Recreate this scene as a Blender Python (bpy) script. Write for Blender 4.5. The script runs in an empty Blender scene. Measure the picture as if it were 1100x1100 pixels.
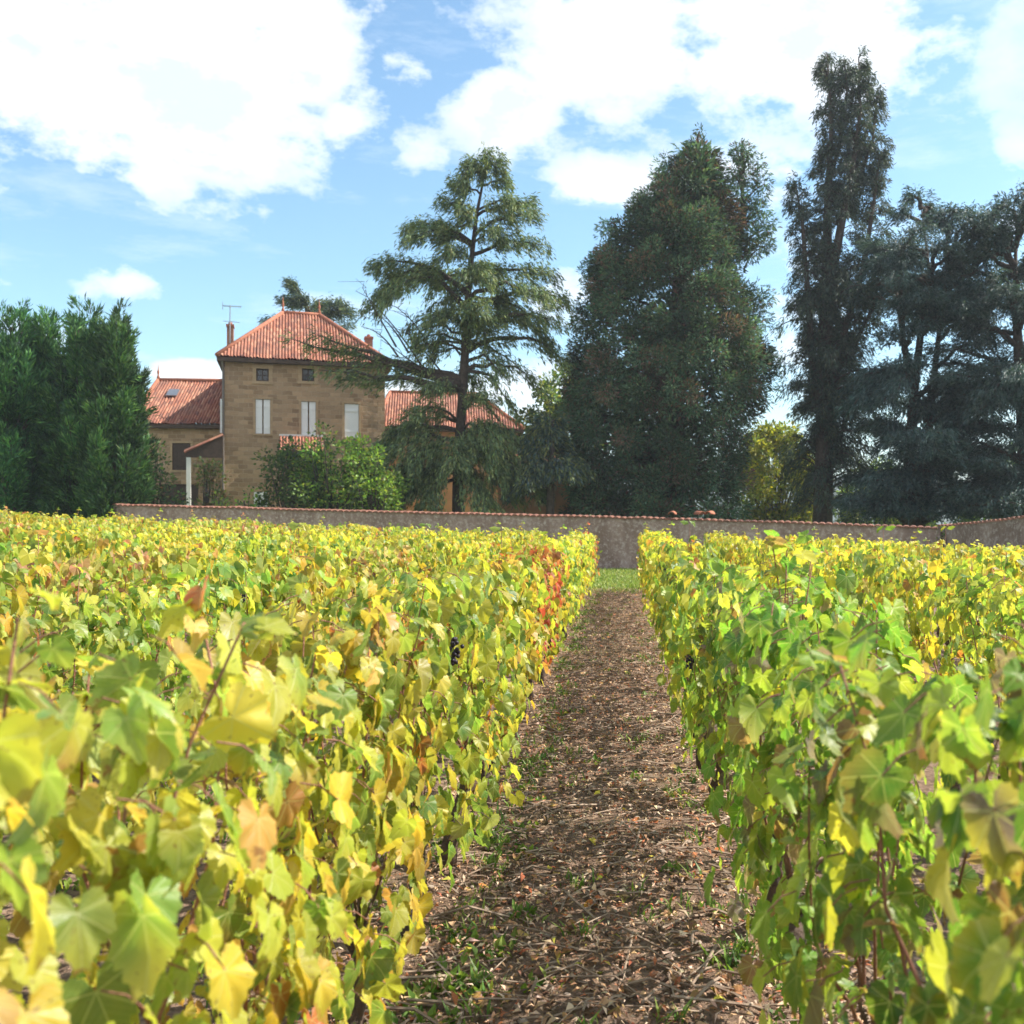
import bpy, math, random
import numpy as np
from mathutils import Vector, Matrix
random.seed(7)
R = np.random.default_rng(11)
scene = bpy.context.scene
COL = scene.collection
F, VX, HY, H = 1100.0, 665.0, 562.0, 1.5

def at(px, py, Y):
    """point of the place seen at a pixel of the photograph at distance Y"""
    return np.array([(px - VX) / F * Y, Y, H + (HY - py) / F * Y])

def g(x, y=0.0):
    """terrain: rises gently to the left"""
    t = -np.asarray(x, float) - 2.0
    t = np.minimum(t, 30.0)
    r = np.minimum(np.asarray(x, float) - 1.6, 14.0)
    return 0.040 * np.log1p(np.exp(np.clip(t * 1.2, -30, 40))) / 1.2 - 0.029 * np.log1p(np.exp(np.clip(r * 1.5, -30, 40))) / 1.5

# ------------------------------------------------------------------ materials
def new_mat(name):
    m = bpy.data.materials.new(name)
    m.use_nodes = True
    nt = m.node_tree
    nt.nodes.clear()
    return m, nt

class NT:
    def __init__(s, nt): s.nt = nt
    def n(s, t, **kw):
        nd = s.nt.nodes.new(t)
        for k, v in kw.items():
            if k.startswith('i_'):
                key = k[2:]
                key = int(key) if key.isdigit() else key.replace('__', ' ')
                if hasattr(v, 'is_linked') or isinstance(v, bpy.types.NodeSocket):
                    s.nt.links.new(v, nd.inputs[key])
                else:
                    nd.inputs[key].default_value = v
            else:
                setattr(nd, k, v)
        return nd
    def l(s, a, b): s.nt.links.new(a, b)
    def math(s, op, a, b=None, c=None, clamp=False):
        nd = s.nt.nodes.new('ShaderNodeMath'); nd.operation = op; nd.use_clamp = clamp
        for i, v in enumerate((a, b, c)):
            if v is None: continue
            if isinstance(v, bpy.types.NodeSocket): s.nt.links.new(v, nd.inputs[i])
            else: nd.inputs[i].default_value = v
        return nd.outputs[0]
    def mix(s, fac, a, b, mode='MIX'):
        nd = s.nt.nodes.new('ShaderNodeMix'); nd.data_type = 'RGBA'; nd.blend_type = mode
        for k, v in ((0, fac), (6, a), (7, b)):
            if isinstance(v, bpy.types.NodeSocket): s.nt.links.new(v, nd.inputs[k])
            else: nd.inputs[k].default_value = v if k == 0 else (*v, 1)[:4]
        return nd.outputs[2]
    def ramp(s, fac, stops):
        nd = s.nt.nodes.new('ShaderNodeValToRGB')
        cr = nd.color_ramp
        while len(cr.elements) < len(stops): cr.elements.new(0.5)
        for e, (p, c) in zip(cr.elements, stops):
            e.position = p
            e.color = (*c, 1) if not isinstance(c, (int, float)) else (c, c, c, 1)
        s.nt.links.new(fac, nd.inputs[0])
        return nd.outputs[0]
    def noise(s, vec, scale, detail=4, rough=0.55):
        nd = s.nt.nodes.new('ShaderNodeTexNoise')
        nd.inputs['Scale'].default_value = scale
        nd.inputs['Detail'].default_value = detail
        nd.inputs['Roughness'].default_value = rough
        if vec is not None: s.nt.links.new(vec, nd.inputs['Vector'])
        return nd.outputs[0]

def leaf_material(name, transl=0.45, rough=0.5, spec=0.4, veins=False, var=True, back=0.25):
    """per-leaf colour comes from the 'leafcol' attribute"""
    m, nt = new_mat(name); k = NT(nt)
    a = k.n('ShaderNodeAttribute', attribute_name='leafcol')
    col = a.outputs['Color']
    geo = k.n('ShaderNodeNewGeometry')
    tc = k.n('ShaderNodeTexCoord')
    oi = k.n('ShaderNodeObjectInfo')
    bump_h = None
    if var:
        nz = k.noise(tc.outputs['Object'], 24, 3)
        col = k.mix(k.math('MULTIPLY', k.ramp(nz, [(0.35, 0.0), (0.7, 1.0)]), 0.35), col,
                    k.mix(0.5, col, (0.62, 0.5, 0.06)))
    if veins:
        uv = k.n('ShaderNodeUVMap', uv_map='UVMap')
        sp = k.n('ShaderNodeSeparateXYZ'); k.l(uv.outputs[0], sp.inputs[0])
        x, y = sp.outputs[0], sp.outputs[1]
        ax = k.math('ABSOLUTE', x)
        masks = []
        for ang in (0.0, 0.85, 1.75):
            sx, cx = math.sin(ang), math.cos(ang)
            # distance of (ax,y) from the ray (sx,cx)
            d = k.math('ABSOLUTE', k.math('SUBTRACT', k.math('MULTIPLY', ax, cx), k.math('MULTIPLY', y, sx)))
            along = k.math('ADD', k.math('MULTIPLY', ax, sx), k.math('MULTIPLY', y, cx))
            mk = k.math('SUBTRACT', 1.0, k.math('DIVIDE', d, 0.018), clamp=True)
            mk = k.math('MULTIPLY', mk, k.math('GREATER_THAN', along, 0.0))
            masks.append(mk)
        vm = k.math('MAXIMUM', masks[0], k.math('MAXIMUM', masks[1], masks[2]))
        wv = k.n('ShaderNodeTexWave', wave_type='BANDS', bands_direction='Y')
        cm = k.n('ShaderNodeCombineXYZ'); k.l(ax, cm.inputs[0])
        k.l(k.math('SUBTRACT', y, k.math('MULTIPLY', ax, 0.7)), cm.inputs[1])
        k.l(cm.outputs[0], wv.inputs[0]); wv.inputs['Scale'].default_value = 2.6; wv.inputs['Distortion'].default_value = 1.0
        fine = k.math('MULTIPLY', k.ramp(wv.outputs[1], [(0.93, 0.0), (1.0, 1.0)]), 0.18)
        vm2 = k.math('MAXIMUM', vm, fine)
        col = k.mix(k.math('MULTIPLY', vm2, 0.65), col, (0.60, 0.60, 0.26))
        # dry brown rims and spots
        rad = k.math('SQRT', k.math('ADD', k.math('MULTIPLY', x, x), k.math('MULTIPLY', y, y)))
        nz2 = k.noise(tc.outputs['Object'], 38, 4, 0.65)
        e = k.math('ADD', k.math('MULTIPLY', rad, 0.45), nz2)
        col = k.mix(k.ramp(e, [(0.92, 0.0), (1.02, 0.8)]), col, (0.24, 0.10, 0.035))
        nz3 = k.noise(tc.outputs['Object'], 120, 2, 0.5)
        col = k.mix(k.ramp(nz3, [(0.66, 0.0), (0.72, 0.8)]), col, (0.16, 0.08, 0.03))
        bump_h = k.math('SUBTRACT', k.math('MULTIPLY', nz2, 0.6), vm2)
    hs = k.n('ShaderNodeHueSaturation')
    k.l(k.math('ADD', 0.485, k.math('MULTIPLY', oi.outputs['Random'], 0.03)), hs.inputs['Hue'])
    k.l(k.math('ADD', 0.85, k.math('MULTIPLY', oi.outputs['Random'], 0.3)), hs.inputs['Value'])
    k.l(col, hs.inputs['Color']); col = hs.outputs[0]
    pale = k.mix(0.35, col, (0.32, 0.36, 0.25))
    front = k.mix(k.math('MULTIPLY', geo.outputs['Backfacing'], back * 2), col, pale)
    pb = k.n('ShaderNodeBsdfPrincipled'); k.l(front, pb.inputs['Base Color'])
    pb.inputs['Roughness'].default_value = rough
    pb.inputs['Specular IOR Level'].default_value = spec
    if bump_h is not None:
        b = k.n('ShaderNodeBump'); b.inputs['Strength'].default_value = 0.3; b.inputs['Distance'].default_value = 0.002
        k.l(bump_h, b.inputs['Height']); k.l(b.outputs[0], pb.inputs['Normal'])
    tr = k.n('ShaderNodeBsdfTranslucent')
    k.l(k.mix(1.0, col, (1.30, 1.32, 0.75), 'MULTIPLY'), tr.inputs[0])
    mx = k.n('ShaderNodeMixShader'); mx.inputs[0].default_value = transl
    k.l(pb.outputs[0], mx.inputs[1]); k.l(tr.outputs[0], mx.inputs[2])
    o = k.n('ShaderNodeOutputMaterial'); k.l(mx.outputs[0], o.inputs[0])
    return m

def plain(name, col, rough=0.8, var=0.25, scale=6.0, bump=0.0, bscale=20, spec=0.3, metal=0.0, col2=None):
    m, nt = new_mat(name); k = NT(nt)
    tc = k.n('ShaderNodeTexCoord')
    n1 = k.noise(tc.outputs['Object'], scale, 5, 0.6)
    c2 = col2 if col2 is not None else tuple(c * (1 - var) for c in col)
    c = k.mix(k.ramp(n1, [(0.3, 0.0), (0.7, 1.0)]), c2, col)
    pb = k.n('ShaderNodeBsdfPrincipled'); k.l(c, pb.inputs['Base Color'])
    pb.inputs['Roughness'].default_value = rough; pb.inputs['Specular IOR Level'].default_value = spec
    pb.inputs['Metallic'].default_value = metal
    if bump > 0:
        b = k.n('ShaderNodeBump'); b.inputs['Strength'].default_value = bump; b.inputs['Distance'].default_value = 0.03
        k.l(k.noise(tc.outputs['Object'], bscale, 6, 0.65), b.inputs['Height']); k.l(b.outputs[0], pb.inputs['Normal'])
    o = k.n('ShaderNodeOutputMaterial'); k.l(pb.outputs[0], o.inputs[0])
    return m

def stone_material(name, ca, cb, cc, mortar, bw=0.42, bh=0.2):
    m, nt = new_mat(name); k = NT(nt)
    tc = k.n('ShaderNodeTexCoord')
    sp = k.n('ShaderNodeSeparateXYZ'); k.l(tc.outputs['Object'], sp.inputs[0])
    cm = k.n('ShaderNodeCombineXYZ')
    k.l(k.math('ADD', sp.outputs[0], sp.outputs[1]), cm.inputs[0]); k.l(sp.outputs[2], cm.inputs[1])
    dn = k.n('ShaderNodeTexNoise'); dn.inputs['Scale'].default_value = 2.5; k.l(cm.outputs[0], dn.inputs['Vector'])
    vm = k.n('ShaderNodeVectorMath', operation='SCALE'); k.l(dn.outputs[1], vm.inputs[0]); vm.inputs['Scale'].default_value = 0.12
    va = k.n('ShaderNodeVectorMath', operation='ADD'); k.l(cm.outputs[0], va.inputs[0]); k.l(vm.outputs[0], va.inputs[1])
    br = k.n('ShaderNodeTexBrick'); k.l(va.outputs[0], br.inputs['Vector'])
    br.inputs['Scale'].default_value = 1.0; br.inputs['Brick Width'].default_value = bw; br.inputs['Row Height'].default_value = bh
    br.inputs['Mortar Size'].default_value = 0.012; br.inputs['Mortar Smooth'].default_value = 0.4
    br.inputs['Color1'].default_value = (*ca, 1); br.inputs['Color2'].default_value = (*cb, 1); br.inputs['Mortar'].default_value = (*mortar, 1)
    n2 = k.noise(tc.outputs['Object'], 0.55, 5, 0.6)
    n3 = k.noise(tc.outputs['Object'], 7, 4, 0.6)
    c = k.mix(k.ramp(n2, [(0.4, 0.0), (0.7, 0.7)]), br.outputs[0], cc)
    c = k.mix(k.math('MULTIPLY', n3, 0.5), c, (0.20, 0.13, 0.08))
    pb = k.n('ShaderNodeBsdfPrincipled'); k.l(c, pb.inputs['Base Color']); pb.inputs['Roughness'].default_value = 0.9
    pb.inputs['Specular IOR Level'].default_value = 0.2
    b = k.n('ShaderNodeBump'); b.inputs['Strength'].default_value = 0.6; b.inputs['Distance'].default_value = 0.03
    hh = k.math('ADD', k.math('MULTIPLY', br.outputs['Fac'], -1.0), n3)
    k.l(hh, b.inputs['Height']); k.l(b.outputs[0], pb.inputs['Normal'])
    o = k.n('ShaderNodeOutputMaterial'); k.l(pb.outputs[0], o.inputs[0])
    return m

def tile_material(name):
    """terracotta; uv.x counts tile columns, uv.y counts courses"""
    m, nt = new_mat(name); k = NT(nt)
    uv = k.n('ShaderNodeUVMap', uv_map='UVMap')
    fl = k.n('ShaderNodeVectorMath', operation='FLOOR'); k.l(uv.outputs[0], fl.inputs[0])
    wn = k.n('ShaderNodeTexWhiteNoise', noise_dimensions='2D'); k.l(fl.outputs[0], wn.inputs['Vector'])
    fr = k.n('ShaderNodeVectorMath', operation='FRACTION'); k.l(uv.outputs[0], fr.inputs[0])
    sp = k.n('ShaderNodeSeparateXYZ'); k.l(fr.outputs[0], sp.inputs[0])
    tc = k.n('ShaderNodeTexCoord')
    c = k.ramp(wn.outputs[0], [(0.0, (0.14, 0.05, 0.033)), (0.35, (0.23, 0.075, 0.043)), (0.7, (0.30, 0.105, 0.056)), (1.0, (0.40, 0.19, 0.115))])
    n = k.noise(tc.outputs['Object'], 1.2, 5, 0.6)
    c = k.mix(k.ramp(n, [(0.42, 0.0), (0.7, 0.6)]), c, (0.23, 0.12, 0.08))
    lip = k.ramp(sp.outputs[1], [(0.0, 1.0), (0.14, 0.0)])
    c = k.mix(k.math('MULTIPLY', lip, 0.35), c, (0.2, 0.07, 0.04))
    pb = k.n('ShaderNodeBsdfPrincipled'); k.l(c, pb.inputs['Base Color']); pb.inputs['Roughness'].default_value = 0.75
    b = k.n('ShaderNodeBump'); b.inputs['Strength'].default_value = 0.5; b.inputs['Distance'].default_value = 0.03
    k.l(sp.outputs[1], b.inputs['Height']); b.invert = True; k.l(b.outputs[0], pb.inputs['Normal'])
    o = k.n('ShaderNodeOutputMaterial'); k.l(pb.outputs[0], o.inputs[0])
    return m

def ground_material():
    m, nt = new_mat('soil_and_turf'); k = NT(nt)
    tc = k.n('ShaderNodeTexCoord'); P = tc.outputs['Object']
    sp = k.n('ShaderNodeSeparateXYZ'); k.l(P, sp.inputs[0])
    n1 = k.noise(P, 1.3, 6, 0.6); n2 = k.noise(P, 18, 6, 0.7); n3 = k.noise(P, 70, 4, 0.7)
    soil = k.ramp(n2, [(0.3, (0.085, 0.055, 0.04)), (0.5, (0.20, 0.132, 0.095)), (0.68, (0.38, 0.27, 0.195))])
    soil = k.mix(k.ramp(n3, [(0.5, 0.0), (0.66, 0.75)]), soil, (0.36, 0.24, 0.17))
    soil = k.mix(k.ramp(n1, [(0.55, 0.0), (0.75, 0.35)]), soil, (0.10, 0.11, 0.035))
    turf = k.ramp(n2, [(0.3, (0.09, 0.13, 0.025)), (0.55, (0.17, 0.22, 0.045)), (0.75, (0.28, 0.30, 0.08))])
    turf = k.mix(k.ramp(n1, [(0.5, 0.0), (0.75, 0.5)]), turf, (0.30, 0.27, 0.12))
    edge = k.math('ADD', k.math('ADD', sp.outputs[1], k.math('MULTIPLY', n1, 2.4)), k.math('MULTIPLY', n2, 1.6))
    f = k.ramp(k.math('SUBTRACT', edge, 23.8), [(0.0, 0.0), (0.7, 1.0)])
    c = k.mix(f, soil, turf)
    pb = k.n('ShaderNodeBsdfPrincipled'); k.l(c, pb.inputs['Base Color']); pb.inputs['Roughness'].default_value = 0.95
    pb.inputs['Specular IOR Level'].default_value = 0.15
    b = k.n('ShaderNodeBump'); b.inputs['Strength'].default_value = 0.9; b.inputs['Distance'].default_value = 0.05
    k.l(k.math('ADD', n2, k.math('MULTIPLY', n3, 0.5)), b.inputs['Height']); k.l(b.outputs[0], pb.inputs['Normal'])
    o = k.n('ShaderNodeOutputMaterial'); k.l(pb.outputs[0], o.inputs[0])
    return m

def wall_render_material():
    m, nt = new_mat('weathered_wall_render'); k = NT(nt)
    tc = k.n('ShaderNodeTexCoord'); P = tc.outputs['Object']
    mp = k.n('ShaderNodeMapping'); k.l(P, mp.inputs[0]); mp.inputs['Scale'].default_value = (1, 1, 0.35)
    n1 = k.noise(mp.outputs[0], 1.6, 6, 0.65); n2 = k.noise(P, 9, 6, 0.7)
    c = k.ramp(n1, [(0.3, (0.17, 0.115, 0.095)), (0.5, (0.25, 0.175, 0.15)), (0.7, (0.36, 0.275, 0.245))])
    c = k.mix(k.ramp(n2, [(0.5, 0.0), (0.7, 0.7)]), c, (0.56, 0.49, 0.46))
    c = k.mix(k.ramp(n2, [(0.28, 0.6), (0.42, 0.0)]), c, (0.13, 0.09, 0.07))
    pb = k.n('ShaderNodeBsdfPrincipled'); k.l(c, pb.inputs['Base Color']); pb.inputs['Roughness'].default_value = 0.95
    pb.inputs['Specular IOR Level'].default_value = 0.1
    b = k.n('ShaderNodeBump'); b.inputs['Strength'].default_value = 0.7; b.inputs['Distance'].default_value = 0.04
    k.l(n2, b.inputs['Height']); k.l(b.outputs[0], pb.inputs['Normal'])
    o = k.n('ShaderNodeOutputMaterial'); k.l(pb.outputs[0], o.inputs[0])
    return m

M = {}
M['vine_near'] = leaf_material('vine_leaf_near', 0.52, 0.42, 0.45, veins=True)
M['vine'] = leaf_material('vine_leaf', 0.52, 0.45, 0.4)
M['needle'] = leaf_material('conifer_needle', 0.25, 0.6, 0.3, var=False, back=0.0)
M['leaf'] = leaf_material('shrub_leaf', 0.4, 0.5, 0.35, var=False)
M['litter'] = leaf_material('dry_litter', 0.1, 0.8, 0.2, var=False, back=0.0)
M['grass'] = leaf_material('grass_blade', 0.35, 0.5, 0.3, var=False, back=0.0)
M['bark'] = plain('conifer_bark', (0.10, 0.078, 0.066), 0.95, col2=(0.045, 0.036, 0.032), scale=9, bump=0.8, bscale=25)
def vine_wood_material():
    m, nt = new_mat('vine_wood'); k = NT(nt)
    tc = k.n('ShaderNodeTexCoord'); sp = k.n('ShaderNodeSeparateXYZ'); k.l(tc.outputs['Object'], sp.inputs[0])
    n1 = k.noise(tc.outputs['Object'], 22, 5, 0.6)
    old = k.ramp(n1, [(0.3, (0.04, 0.028, 0.022)), (0.7, (0.13, 0.08, 0.055))])
    cane = k.ramp(n1, [(0.3, (0.20, 0.075, 0.045)), (0.7, (0.36, 0.17, 0.11))])
    c = k.mix(k.ramp(sp.outputs[2], [(0.46, 0.0), (0.62, 1.0)]), old, cane)
    pb = k.n('ShaderNodeBsdfPrincipled'); k.l(c, pb.inputs['Base Color']); pb.inputs['Roughness'].default_value = 0.75
    b = k.n('ShaderNodeBump'); b.inputs['Strength'].default_value = 0.8; b.inputs['Distance'].default_value = 0.02
    k.l(k.noise(tc.outputs['Object'], 60, 6, 0.65), b.inputs['Height']); k.l(b.outputs[0], pb.inputs['Normal'])
    o = k.n('ShaderNodeOutputMaterial'); k.l(pb.outputs[0], o.inputs[0])
    return m
M['vine_wood'] = vine_wood_material()
M['grape'] = plain('grape_skin', (0.03, 0.02, 0.035), 0.45, scale=40)
M['soil'] = ground_material()
M['stone'] = stone_material('golden_stone', (0.56, 0.37, 0.22), (0.25, 0.155, 0.085), (0.46, 0.34, 0.23), (0.52, 0.40, 0.28))
M['ochre'] = plain('ochre_render', (0.50, 0.27, 0.14), 0.9, col2=(0.34, 0.19, 0.11), scale=1.5, bump=0.4)
M['trim'] = plain('dressed_stone', (0.48, 0.34, 0.21), 0.9, var=0.25, scale=5)
M['tile'] = tile_material('terracotta_tile')
M['ridge'] = plain('ridge_terracotta', (0.38, 0.145, 0.085), 0.8, var=0.35, scale=4)
M['old_tile'] = plain('weathered_coping_tile', (0.24, 0.10, 0.07), 0.9, col2=(0.14, 0.075, 0.055), scale=2.5)
M['white'] = plain('white_shutter_paint', (0.86, 0.86, 0.86), 0.5, var=0.06, scale=2)
M['white2'] = plain('white_post_paint', (0.78, 0.77, 0.74), 0.5, var=0.1, scale=3)
M['dark'] = plain('dark_timber', (0.09, 0.06, 0.045), 0.8, var=0.4)
M['glass'] = plain('window_glass', (0.02, 0.022, 0.026), 0.12, var=0.1, spec=0.6)
M['brick'] = stone_material('chimney_brick', (0.36, 0.13, 0.08), (0.28, 0.10, 0.07), (0.30, 0.14, 0.10), (0.35, 0.28, 0.22), 0.22, 0.075)
M['zinc'] = plain('zinc_gutter', (0.20, 0.17, 0.15), 0.5, var=0.3, metal=0.3)
M['alu'] = plain('aluminium', (0.35, 0.36, 0.38), 0.4, var=0.1, metal=0.8)
M['wall'] = wall_render_material()
M['hill'] = plain('far_hill', (0.06, 0.09, 0.06), 0.95, var=0.5, scale=0.02)
M['pebble'] = plain('pebble', (0.38, 0.31, 0.25), 0.85, col2=(0.22, 0.17, 0.14), scale=9)
M['twig'] = plain('dry_twig', (0.36, 0.28, 0.215), 0.9, col2=(0.17, 0.11, 0.08), scale=12)

# ------------------------------------------------------------------ mesh helpers
class Buf:
    """collects vertices / faces with optional per-vertex colour and uv"""
    def __init__(s): s.v = []; s.f = []; s.c = []; s.uv = []; s.n = 0
    def add(s, verts, faces, col=None, uv=None):
        verts = np.asarray(verts, float).reshape(-1, 3)
        s.v.append(verts)
        if isinstance(faces, np.ndarray): s.f.append(faces + s.n)
        else: s.f.append([tuple(i + s.n for i in f) for f in faces])
        nv = len(verts)
        if col is None: col = np.ones((nv, 3)) * 0.5
        col = np.asarray(col, float)
        if col.ndim == 1: col = np.tile(col, (nv, 1))
        s.c.append(col)
        s.uv.append(np.zeros((nv, 2)) if uv is None else np.asarray(uv, float))
        s.n += nv
    def box(s, x0, x1, y0, y1, z0, z1, uv=None):
        v = [(x, y, z) for x in (x0, x1) for y in (y0, y1) for z in (z0, z1)]
        s.add(v, [(0, 1, 3, 2), (4, 6, 7, 5), (0, 4, 5, 1), (2, 3, 7, 6), (0, 2, 6, 4), (1, 5, 7, 3)])
    def tube(s, pts, rad, k=7, cap=True, col=None):
        pts = np.asarray(pts, float); n = len(pts)
        rad = np.broadcast_to(np.asarray(rad, float), (n,))
        T = np.gradient(pts, axis=0); T /= np.linalg.norm(T, axis=1)[:, None] + 1e-9
        up = np.array([0.31, 0.17, 0.93]) if abs(T[0][2]) < 0.9 else np.array([1.0, 0.1, 0.0])
        A = np.cross(T, up); A /= np.linalg.norm(A, axis=1)[:, None] + 1e-9
        B = np.cross(T, A)
        th = np.linspace(0, 2 * np.pi, k, endpoint=False)
        V = pts[:, None] + rad[:, None, None] * (np.cos(th)[None, :, None] * A[:, None] + np.sin(th)[None, :, None] * B[:, None])
        fs = []
        for i in range(n - 1):
            for j in range(k):
                fs.append((i * k + j, i * k + (j + 1) % k, (i + 1) * k + (j + 1) % k, (i + 1) * k + j))
        if cap:
            fs.append(tuple(range(k))[::-1]); fs.append(tuple((n - 1) * k + j for j in range(k)))
        s.add(V.reshape(-1, 3), fs, col)
    def lathe(s, prof, c=(0, 0, 0), k=10):
        th = np.linspace(0, 2 * np.pi, k, endpoint=False); V = []; fs = []
        for r, z in prof:
            for t in th: V.append((c[0] + r * math.cos(t), c[1] + r * math.sin(t), c[2] + z))
        for i in range(len(prof) - 1):
            for j in range(k):
                fs.append((i * k + j, i * k + (j + 1) % k, (i + 1) * k + (j + 1) % k, (i + 1) * k + j))
        fs.append(tuple(range(k))[::-1]); fs.append(tuple((len(prof) - 1) * k + j for j in range(k)))
        s.add(V, fs)
    def sphere(s, c, r, k=8):
        s.lathe([(r * math.sin(a), -r * math.cos(a)) for a in np.linspace(0.15, math.pi - 0.15, 6)], c, k)
    def mesh(s, name, mat, smooth=False, attrs=False):
        me = bpy.data.meshes.new(name)
        V = np.concatenate(s.v)
        allf = []
        arrs = all(isinstance(f, np.ndarray) for f in s.f)
        me.vertices.add(len(V)); me.vertices.foreach_set('co', V.astype(np.float32).ravel())
        if arrs:
            idx = np.concatenate([f.ravel() for f in s.f]).astype(np.int32)
            tot = np.concatenate([np.full(f.shape[0], f.shape[1]) for f in s.f]).astype(np.int32)
        else:
            for f in s.f: allf += [tuple(x) for x in (f.tolist() if isinstance(f, np.ndarray) else f)]
            idx = np.fromiter((i for f in allf for i in f), np.int32)
            tot = np.array([len(f) for f in allf], np.int32)
        me.loops.add(len(idx)); me.loops.foreach_set('vertex_index', idx)
        st = np.concatenate([[0], np.cumsum(tot)[:-1]]).astype(np.int32)
        me.polygons.add(len(tot)); me.polygons.foreach_set('loop_start', st)
        me.polygons.foreach_set('use_smooth', np.full(len(tot), smooth))
        me.update(calc_edges=True); me.validate()
        if attrs:
            C = np.concatenate(s.c); a = me.attributes.new('leafcol', 'FLOAT_COLOR', 'POINT')
            a.data.foreach_set('color', np.c_[C, np.ones(len(C))].astype(np.float32).ravel())
        if attrs or any(np.any(u) for u in s.uv):
            U = np.concatenate(s.uv); lay = me.uv_layers.new(name='UVMap')
            lay.data.foreach_set('uv', U[idx].astype(np.float32).ravel())
        me.materials.append(M[mat])
        return me

def obj(name, buf, mat, parent=None, smooth=False, attrs=False, loc=None):
    me = buf if isinstance(buf, bpy.types.Mesh) else buf.mesh(name, mat, smooth, attrs)
    o = bpy.data.objects.new(name, me); COL.objects.link(o)
    if parent: o.parent = parent
    if loc is not None: o.location = loc
    return o

def tag(o, label, cat, group=None, kind=None):
    o['label'] = label; o['category'] = cat
    if group: o['group'] = group
    if kind: o['kind'] = kind
    return o

def thing(name, label, cat, loc=(0, 0, 0), rotz=0.0, group=None):
    o = bpy.data.objects.new(name, None); COL.objects.link(o)
    o.empty_display_size = 0.2
    o.location = loc; o.rotation_euler = (0, 0, rotz)
    return tag(o, label, cat, group)

def nrm(a): return a / (np.linalg.norm(a, axis=-1, keepdims=True) + 1e-9)

def sprays(buf, P, D, N, L, W, C, bend=0.12):
    """many pointed leaf faces: base P, direction D, facing N"""
    n = len(P)
    L = np.broadcast_to(L, (n,))[:, None]; W = np.broadcast_to(W, (n,))[:, None]
    D = nrm(D); S = nrm(np.cross(D, N)); Nn = np.cross(S, D)
    V = np.stack([P, P + D * L * 0.45 + S * W * 0.5 + Nn * bend * L, P + D * L, P + D * L * 0.45 - S * W * 0.5 + Nn * bend * L], 1)
    fa = np.arange(n * 4).reshape(n, 4)
    buf.add(V.reshape(-1, 3), fa, np.repeat(C, 4, 0))

def pick(pal, n, rng=R, jit=0.15):
    cols = np.array([p[0] for p in pal]); w = np.array([p[1] for p in pal], float); w /= w.sum()
    c = cols[rng.choice(len(pal), n, p=w)]
    return np.clip(c * (1 + rng.normal(0, jit, (n, 1))) * (1 + rng.normal(0, jit * 0.35, (n, 3))), 0.004, 0.9)

# ------------------------------------------------------------------ ground
def build_ground():
    b = Buf()
    xs = np.unique(np.concatenate([np.linspace(-3000, -60, 14), np.linspace(-60, 30, 91), np.linspace(30, 3000, 14)]))
    ys = np.unique(np.concatenate([np.linspace(-200, -6, 6), np.linspace(-6, 60, 67), np.linspace(60, 4000, 16)]))
    X, Y = np.meshgrid(xs, ys)
    Z = g(X, Y) + np.where((np.abs(X) < 30) & (Y < 30), 0.012 * np.sin(X * 4.1 + 1) * np.sin(Y * 2.3), 0)
    nx, ny = len(xs), len(ys)
    i, j = np.meshgrid(np.arange(nx - 1), np.arange(ny - 1))
    a = (j * nx + i).ravel()
    b.add(np.stack([X, Y, Z], -1).reshape(-1, 3), np.stack([a, a + 1, a + nx + 1, a + nx], 1))
    o = obj('ground', b, 'soil', smooth=True); o['kind'] = 'structure'
    o['label'] = 'brown vineyard soil and grassy headland'
    h = Buf()
    n = 60
    xs = np.linspace(-900, 1500, n)
    zs = 34 + 14 * np.sin(xs / 210) + 8 * np.sin(xs / 90 + 1)
    rows = []
    for t, yy in ((0, 700), (0.55, 800), (1.0, 930), (0.0, 1200)):
        rows.append(np.stack([xs, np.full(n, yy) + 20 * np.sin(xs / 70 + t * 4), zs * t - 1], 1))
    V = np.concatenate(rows)
    fs = [(r * n + i, r * n + i + 1, (r + 1) * n + i + 1, (r + 1) * n + i) for r in range(3) for i in range(n - 1)]
    h.add(V, fs)
    o = obj('hills', h, 'hill', smooth=True); o['kind'] = 'structure'; o['label'] = 'wooded hills in the far distance'
build_ground()

# ------------------------------------------------------------------ grape vines
GREEN = [((0.085, 0.19, 0.040), 3), ((0.13, 0.26, 0.05), 4), ((0.22, 0.34, 0.065), 4), ((0.37, 0.42, 0.06), 4),
         ((0.50, 0.47, 0.07), 3), ((0.60, 0.46, 0.055), 1.0), ((0.33, 0.16, 0.045), 0.25), ((0.45, 0.12, 0.05), 0.12)]
YELLOW = [((0.12, 0.22, 0.045), 2), ((0.22, 0.33, 0.065), 3.5), ((0.40, 0.43, 0.06), 4.5), ((0.54, 0.49, 0.07), 4.5),
          ((0.64, 0.47, 0.055), 2.4), ((0.60, 0.36, 0.10), 0.8), ((0.34, 0.16, 0.05), 0.3), ((0.50, 0.13, 0.06), 0.25)]
RED = [((0.46, 0.065, 0.055), 3), ((0.54, 0.18, 0.10), 2.2), ((0.60, 0.36, 0.10), 2.5), ((0.45, 0.45, 0.06), 3), ((0.22, 0.34, 0.05), 2), ((0.30, 0.07, 0.05), 1)]
BLUSH = [((0.50, 0.20, 0.11), 1.5), ((0.56, 0.33, 0.16), 2), ((0.50, 0.45, 0.11), 3), ((0.37, 0.42, 0.09), 3), ((0.20, 0.31, 0.06), 2.5), ((0.30, 0.12, 0.08), 0.6)]
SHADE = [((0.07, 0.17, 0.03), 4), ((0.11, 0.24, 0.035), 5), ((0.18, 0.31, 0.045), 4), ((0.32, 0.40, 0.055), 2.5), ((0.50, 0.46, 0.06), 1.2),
         ((0.17, 0.115, 0.12), 1.6), ((0.24, 0.12, 0.07), 0.6)]

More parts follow.
